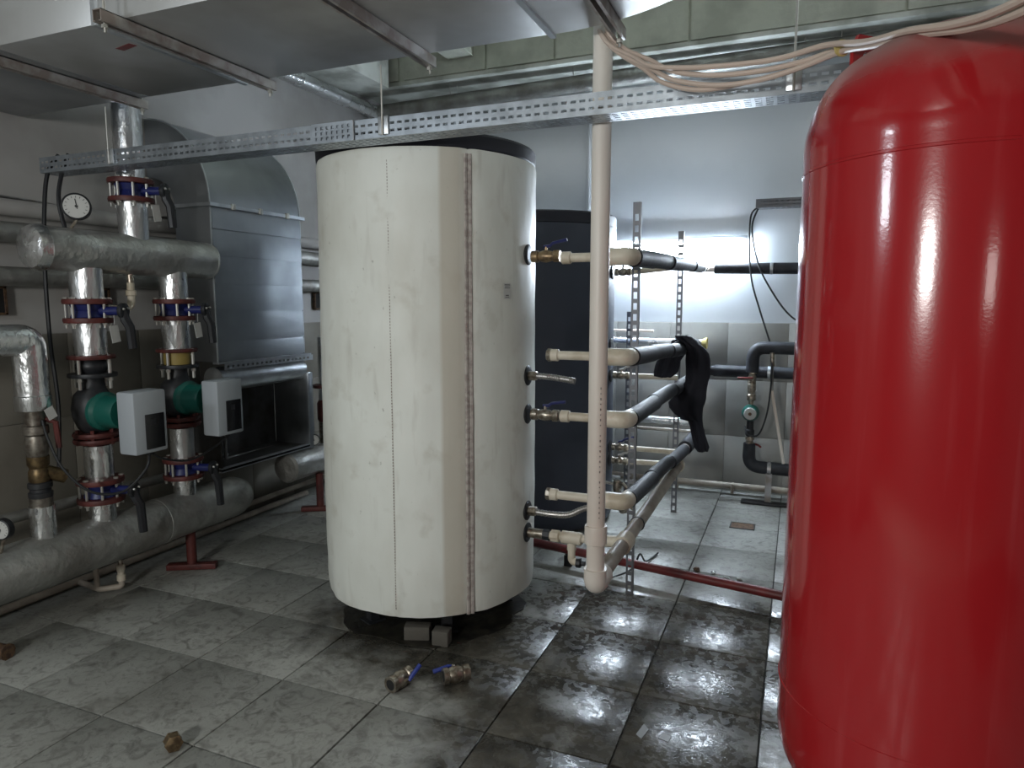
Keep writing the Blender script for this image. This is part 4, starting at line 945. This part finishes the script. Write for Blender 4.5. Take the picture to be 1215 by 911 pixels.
tag(MB().cyl((-3.72, 3.68, 0.57), (-3.72, 3.68, 0.90), 0.012, 10).build('thin_post', M['steel']), 'thin grey rod behind and below the right pump box', 'post')

# ------------------------------------------------------------------ ventilation duct on the left wall
dv = thing('vertical_duct', 'grey sheet-metal duct rising and bending into the left wall', 'duct', (-3.65, 3.85, 1.29))
ya, yb_, xf, xb = 3.43, 4.29, -3.50, -3.80
def arc_profile(n=14):
    outer = [(xf, 1.29), (xf, 2.30)] + [(-4.03 + (xf + 4.03) * math.cos(a), 2.30 + 0.57 * math.sin(a)) for a in [i / n * pi / 2 for i in range(1, n + 1)]]
    inner = [(-4.03, 2.50)] + [(-4.03 + (xb + 4.03) * math.cos(a), 2.30 + 0.20 * math.sin(a)) for a in [pi / 2 - i / 6 * pi / 2 for i in range(1, 7)]] + [(xb, 1.29)]
    return outer + inner
pr_ = arc_profile()
MB().prism([(x, ya, z) for x, z in pr_], (0, yb_ - ya, 0)).build('shell', M['duct'], dv, ang=30)
# panels with slight overlaps (cross folds) on the broad face
zz = [1.30, 1.42, 1.62, 1.80, 1.98, 2.15, 2.295]
for a, b in zip(zz, zz[1:]):
    MB().prism([(xf, ya + 0.004, a), (xf + 0.012, ya + 0.004, a), (xf + 0.010, ya + 0.004, a + 0.5 * (b - a)), (xf + 0.003, ya + 0.004, b), (xf, ya + 0.004, b)], (0, yb_ - ya - 0.008, 0)).build('face_panel', M['duct'], dv)
for y in (ya, yb_):
    pts_ = [(x, z) for x, z in pr_[:16]]
    MB().tube([(x + 0.002, y, z) for x, z in pts_], 0.006, 6).build('corner_seam', M['galv'], dv)
fr = MB().box((xf + 0.015, (ya + yb_) / 2, 2.30), (0.03, yb_ - ya + 0.05, 0.022)).box((xb / 2 + xf / 2, ya - 0.012, 2.30), (0.32, 0.024, 0.022)).build('flange_rail', M['galv'], dv)
for y in (3.60, 3.85, 4.12): MB().box((xf + 0.032, y, 2.30), (0.02, 0.03, 0.04), bev=0.003).build('clip', M['bolt'], dv)
MB().perf((xf + 0.01, ya + 0.05, 1.235), RY, RZ, [0] + [v for k in range(19) for v in (0.02 + k * 0.045, 0.042 + k * 0.045)] + [0.90], [0, 0.013, 0.027, 0.04]).build('slotted_angle', M['galv'], dv, thick=0.002)
MB().box((xf + 0.0, (ya + yb_) / 2 + 0.02, 1.283), (0.05, yb_ - ya + 0.07, 0.012)).build('lower_rail', M['galv'], dv)
# plenum below
pl = thing('plenum_box', 'dark open metal plenum under the vertical duct', 'duct box', (-3.7, 3.9, 0.55))
MB().tube([(xf - 0.085, ya + 0.04, 1.165), (xf - 0.085, yb_ + 0.03, 1.165)], 0.085, 28).build('rounded_top', M['galv'], pl)
M['dark_sheet'] = mat('dark_sheet', (0.09, 0.09, 0.09), 0.5, 0.7, (0.05, 0.045, 0.04), 5)
MB().box((-3.86, 3.88, 0.82), (0.02, 0.92, 0.54)).box((-3.77, 3.88, 0.565), (0.55, 0.92, 0.015)).box((-3.68, ya, 0.82), (0.36, 0.015, 0.54)).build('inner_sheet', M['dark_sheet'], pl)
MB().box((-3.66, yb_ + 0.055, 0.84), (0.34, 0.06, 0.60), bev=0.01).build('side_frame', M['duct'], pl)
MB().box((xf - 0.01, 3.88, 0.565), (0.03, 0.92, 0.03)).build('bottom_rail', M['galv'], pl)

# ------------------------------------------------------------------ overhead duct
oz, oya, oyb, oh = 2.70, 1.90, 2.635, 0.48
od = thing('overhead_duct', 'large grey rectangular duct hung under the ceiling across the top', 'duct', (-2, 2.27, oz))
xs = [-4.03, -3.05, -2.44, -1.46, -0.92]
for i, (a, b) in enumerate(zip(xs, xs[1:])):
    m = M['duct_top'] if i != 0 else M['duct']
    MB().box(((a + b) / 2, (oya + oyb) / 2, oz + oh / 2), (b - a - 0.004, oyb - oya, oh), bev=0.004).build('duct_section', m, od)
    # folded joint and diagonal crease
    MB().box((b, (oya + oyb) / 2, oz + oh / 2), (0.022, oyb - oya + 0.03, oh + 0.02)).build('joint_flange', M['galv'], od) if i in (1, 3) else None
n = 16; cxo, cyo = -0.92, 1.72; ro = oyb - cyo; ri = 0.16
bot = [(cxo + ro * math.sin(a), cyo + ro * math.cos(a)) for a in [i / n * pi / 2 for i in range(n + 1)]] + [(cxo + ri * math.sin(a), cyo + ri * math.cos(a)) for a in [pi / 2 - i / 6 * pi / 2 for i in range(7)]]
MB().prism([(x, y, oz) for x, y in bot], (0, 0, oh)).build('bend', M['duct_top'], od)
MB().box((cxo + (ro + ri) / 2, cyo - 0.8, oz + oh / 2), (ro - ri, 1.6, oh)).build('duct_section', M['duct_top'], od)
tag(MB().prism([(-2.60, 2.10, oz - 0.0012), (-2.50, 2.08, oz - 0.0012), (-2.49, 2.11, oz - 0.0012), (-2.59, 2.13, oz - 0.0012)], (0, 0, 0.0012)).build('red_tape', M['redpipe']), 'small strip of red tape on the overhead duct underside', 'tape')
def rail(x, label, y0=1.80, y1=2.68):
    t = thing('duct_hanger', label, 'hanger', (x, 2.25, oz - 0.04), 'steel rails hanging the overhead duct')
    z = oz - 0.022
    m = MB(); m.box((x - 0.019, (y0 + y1) / 2, z), (0.003, y1 - y0, 0.041)).box((x + 0.019, (y0 + y1) / 2, z), (0.003, y1 - y0, 0.041)).box((x, (y0 + y1) / 2, z + 0.019), (0.041, y1 - y0, 0.003)).box((x - 0.014, (y0 + y1) / 2, z - 0.019), (0.009, y1 - y0, 0.003)).box((x + 0.014, (y0 + y1) / 2, z - 0.019), (0.009, y1 - y0, 0.003))
    m.build('channel', M['rusty'], t)
    for y in (y0 + 0.03, y1 - 0.02):
        MB().cyl((x, y, z - 0.05), (x, y, ZC - 0.01), 0.005, 8).build('threaded_rod', M['bolt'], t)
        MB().lathe([(0.012, 0), (0.012, 0.012)], (x, y, z - 0.035), RZ, 6).build('nut', M['bolt'], t)
for x, lab in ((-3.13, 'leftmost steel rail under the overhead duct'), (-2.31, 'second steel rail from the left under the overhead duct'), (-1.47, 'third steel rail under the duct, above the white tank'), (-0.665, 'rightmost steel rail under the duct, beside the white pipe')):
    rail(x, lab)

# main cable tray
XT0, XT1 = -3.83, 1.2
mt = tray('long perforated steel cable tray crossing in front of the white tank top', XT0, XT1, 2.585, 2.375, 0.078, 0.12, 2, 4, pitch=0.036)
MB().perf((-2.02, 2.580, 2.373), RX, RZ, [0] + [v for k in range(7) for v in (0.02 + k * 0.028, 0.033 + k * 0.028)] + [0.22], [0, 0.012, 0.026, 0.034, 0.048, 0.056, 0.070, 0.084]).build('splice_plate', M['tray'], mt, thick=0.002)
MB().box((-1.80, 2.579, 2.415), (0.004, 0.004, 0.084)).build('splice_edge', M['steel'], mt)
for x in (-3.28, -1.65, -0.05):
    MB().box((x, 2.578, 2.42), (0.05, 0.006, 0.075), bev=0.003).build('hanger_clip', M['galv'], mt)
    MB().cyl((x, 2.57, 2.38), (x, 2.57, 2.66 if x < -1 else ZC), 0.004, 8).build('hanger_rod', M['bolt'], mt)

# insulated pipe round the top of the walls
tp = thing('ceiling_pipe', 'foil-clad pipe running high along the left and back walls', 'pipe', (-3.9, 6.0, 3.53))
MB().tube(round_path([(-3.92, 1.0, 3.50), (-3.92, 6.02, 3.52)], 0.15), 0.062, 24).build('left_run', M['foil'], tp)
MB().tube([(-3.98, 6.02, 3.52), (-2.0, 6.02, 3.56), (2.8, 6.02, 3.64)], 0.070, 24).build('back_run', M['foil_low'], tp)
for x in (-3.1, -3.02, -1.9, -0.05, 0.2):
    MB().cyl((x, 6.02, 3.55), (x + 0.02, 5.80, ZC), 0.004, 6).build('hanger_wire', M['bolt'], tp)
wp = thing('ceiling_stub_pipe', 'short white pipe slanting down from the ceiling above the red vessel', 'pipe', (0.55, 3.4, 3.6))
MB().cyl((0.33, 3.9, 3.20), (0.62, 3.6, 3.75), 0.035, 18).build('pipe', M['white_pvc'], wp)
for f in (0.2, 0.6): 
    q = V(0.33, 3.9, 3.20).lerp(V(0.62, 3.6, 3.75), f); MB().lathe([(0.037, -0.02), (0.042, -0.015), (0.042, 0.015), (0.037, 0.02)], q, V(0.29, -0.3, 0.55), 18).build('sleeve', M['galv'], wp)
tag(MB().cyl((-1.84, 6.335, 2.35), (-1.84, 6.335, 3.6), 0.03, 8).build('wall_conduit', M['plaster']), 'white painted conduit on the back wall above the black tank', 'conduit')

# beige cable bundle
base = [(-0.80, 2.80, 2.80), (-0.741, 2.72, 2.69), (-0.655, 2.66, 2.60), (-0.539, 2.600, 2.523), (-0.436, 2.530, 2.448), (-0.288, 2.480, 2.400), (-0.154, 2.450, 2.392), (-0.029, 2.400, 2.401), (0.079, 2.300, 2.402), (0.155, 2.10, 2.345), (0.226, 1.89, 2.290), (0.292, 1.70, 2.230), (0.340, 1.50, 2.184), (0.42, 1.2, 2.15)]
for i, (off, sag, lab) in enumerate((((0, 0, 0), 0.0, 'lowest beige cable of the bundle sagging over the red vessel'), ((0.02, 0.01, 0.016), -0.02, 'second beige cable of the sagging bundle'), ((0.0, 0.03, 0.022), 0.022, 'beige cable lying at the back of the sagging bundle'), ((-0.02, 0.02, 0.03), -0.045, 'topmost beige cable of the sagging bundle'))):
    P = []
    for k, p in enumerate(base):
        s_ = max(0, 1 - abs(k - 5) / 4.0)
        P.append((p[0] + off[0] - 0.03 * i * s_, p[1] + off[1], p[2] + off[2] * (0.6 if k > 6 else 1) - sag * s_))
    cable(lab, P, 0.0085, 'cable')
tag(MB().lathe([(0.024, 0), (0.024, 0.006)], (0.079, 2.305, 2.412), V(0.5, -0.8, 0), 10).build('cable_tie', M['foam']), 'pale yellow tie round the beige cables', 'cable tie')

# ------------------------------------------------------------------ small things on the floor
def floor_valve(label, p, ang, lev):
    t = thing('loose_ball_valve', label, 'valve', (p[0], p[1], 0), None); d = V(math.cos(ang), math.sin(ang), 0); a = Vector((p[0], p[1], 0.040))
    s = V(-d.y, d.x, 0)
    pf = [(0.024, 0.0), (0.036, 0.0), (0.036, 0.022), (0.030, 0.026), (0.037, 0.045), (0.037, 0.07), (0.030, 0.088), (0.036, 0.092), (0.036, 0.118), (0.024, 0.118)]
    MB().lathe(pf, a - d * 0.06, d, 16, cap=False).build('body', M['nickel'], t)
    MB().lathe([(0.024, 0), (0.024, 0.118)], a - d * 0.06, d, 16, cap=True).build('bore', M['void'], t)
    MB().cyl(a, a + s * 0.055 * lev[0] + RZ * 0.01, 0.010, 10).build('stem', M['nickel'], t)
    h = a + s * 0.055 * lev[0] + RZ * 0.01
    e = h + d * lev[1] + RZ * lev[2] + s * lev[0] * 0.01
    MB().tube([h, h.lerp(e, 0.25) + RZ * 0.004, e], [0.007, 0.010, 0.010], 8).build('lever', M['blue_l'], t)
M['blue_l'] = mat('lever_blue', (0.03, 0.05, 0.26), 0.4)
floor_valve('loose nickel ball valve with blue lever on the floor, left one', (-1.545, 2.455), 1.35, (-1, 0.06, 0.05))
floor_valve('loose ball valve lying right of the other, dark blue lever to its left', (-1.335, 2.585), 0.75, (1, -0.09, -0.015))
o = MB().lathe([(0.028, 0), (0.033, 0.004), (0.030, 0.03), (0.033, 0.045), (0.02, 0.05)], (-2.135, 1.775, 0.03), V(0.8, -0.5, 0.05), 6).build('loose_fitting', M['brass']); tag(o, 'small brass fitting lying on a tile joint at the bottom left', 'fitting')
o = MB().lathe([(0.03, 0), (0.04, 0.01), (0.035, 0.06), (0.04, 0.08)], (-3.47, 1.94, 0.035), V(0.9, 0.2, 0), 10).build('rusty_fitting', M['rust']); tag(o, 'rusty fitting on the floor at the left picture edge', 'fitting')
for i, (x, y, r, m, lab) in enumerate(((-0.52, 4.31, 0.022, 'rust', 'dark crumb of debris behind the red floor pipe'), (-0.42, 4.30, 0.018, 'foil', 'left shiny foil scrap behind the red floor pipe'), (-0.34, 4.23, 0.025, 'foil_low', 'crumpled ring of foil behind the red floor pipe'), (-0.26, 4.26, 0.018, 'tag', 'white scrap at the right of the debris behind the red pipe'))):
    m2 = MB(); bmesh.ops.create_icosphere(m2.b, subdivisions=2, radius=r)
    for v in m2.b.verts: v.co *= 1 + 0.5 * noise.noise(v.co * 60 + V(i, 0, 0)); v.co.z *= 0.6
    bmesh.ops.translate(m2.b, vec=(x, y, r * 0.5), verts=m2.b.verts)
    tag(m2.build('floor_scrap', M[m]), lab, 'debris')
M['scrap'] = mat('wet_paper', (0.34, 0.36, 0.37), 0.45)
scrap('paper_scrap', [(-0.62, 2.05), (-0.56, 2.07), (-0.51, 2.13), (-0.49, 2.22), (-0.52, 2.22), (-0.56, 2.15), (-0.61, 2.09)], M['scrap'], 0.0015, 'curved pale scrap stuck on the wet floor near the red vessel', 'scrap')
scrap('paper_scrap', [(-0.515, 2.52), (-0.49, 2.50), (-0.475, 2.57), (-0.50, 2.60)], M['scrap'], 0.0015, 'small pale scrap on the wet tile, left of two near the red vessel', 'scrap')
scrap('paper_scrap', [(-0.43, 2.53), (-0.39, 2.52), (-0.385, 2.56), (-0.42, 2.57)], M['scrap'], 0.0015, 'tiny square pale scrap on the wet tile nearest the red vessel', 'scrap')
o = thing('floor_drain', 'small rectangular sunken floor drain near the back wall', 'drain', (-0.32, 5.34, 0))
MB().box((-0.32, 5.34, 0.0005), (0.16, 0.13, 0.003)).build('pan', M['rust'], o)
MB().box((-0.32, 5.409, 0.001), (0.17, 0.01, 0.006)).box((-0.32, 5.271, 0.001), (0.17, 0.01, 0.006)).box((-0.405, 5.34, 0.001), (0.01, 0.148, 0.006)).box((-0.235, 5.34, 0.001), (0.01, 0.148, 0.006)).build('rim', M['iron'], o)
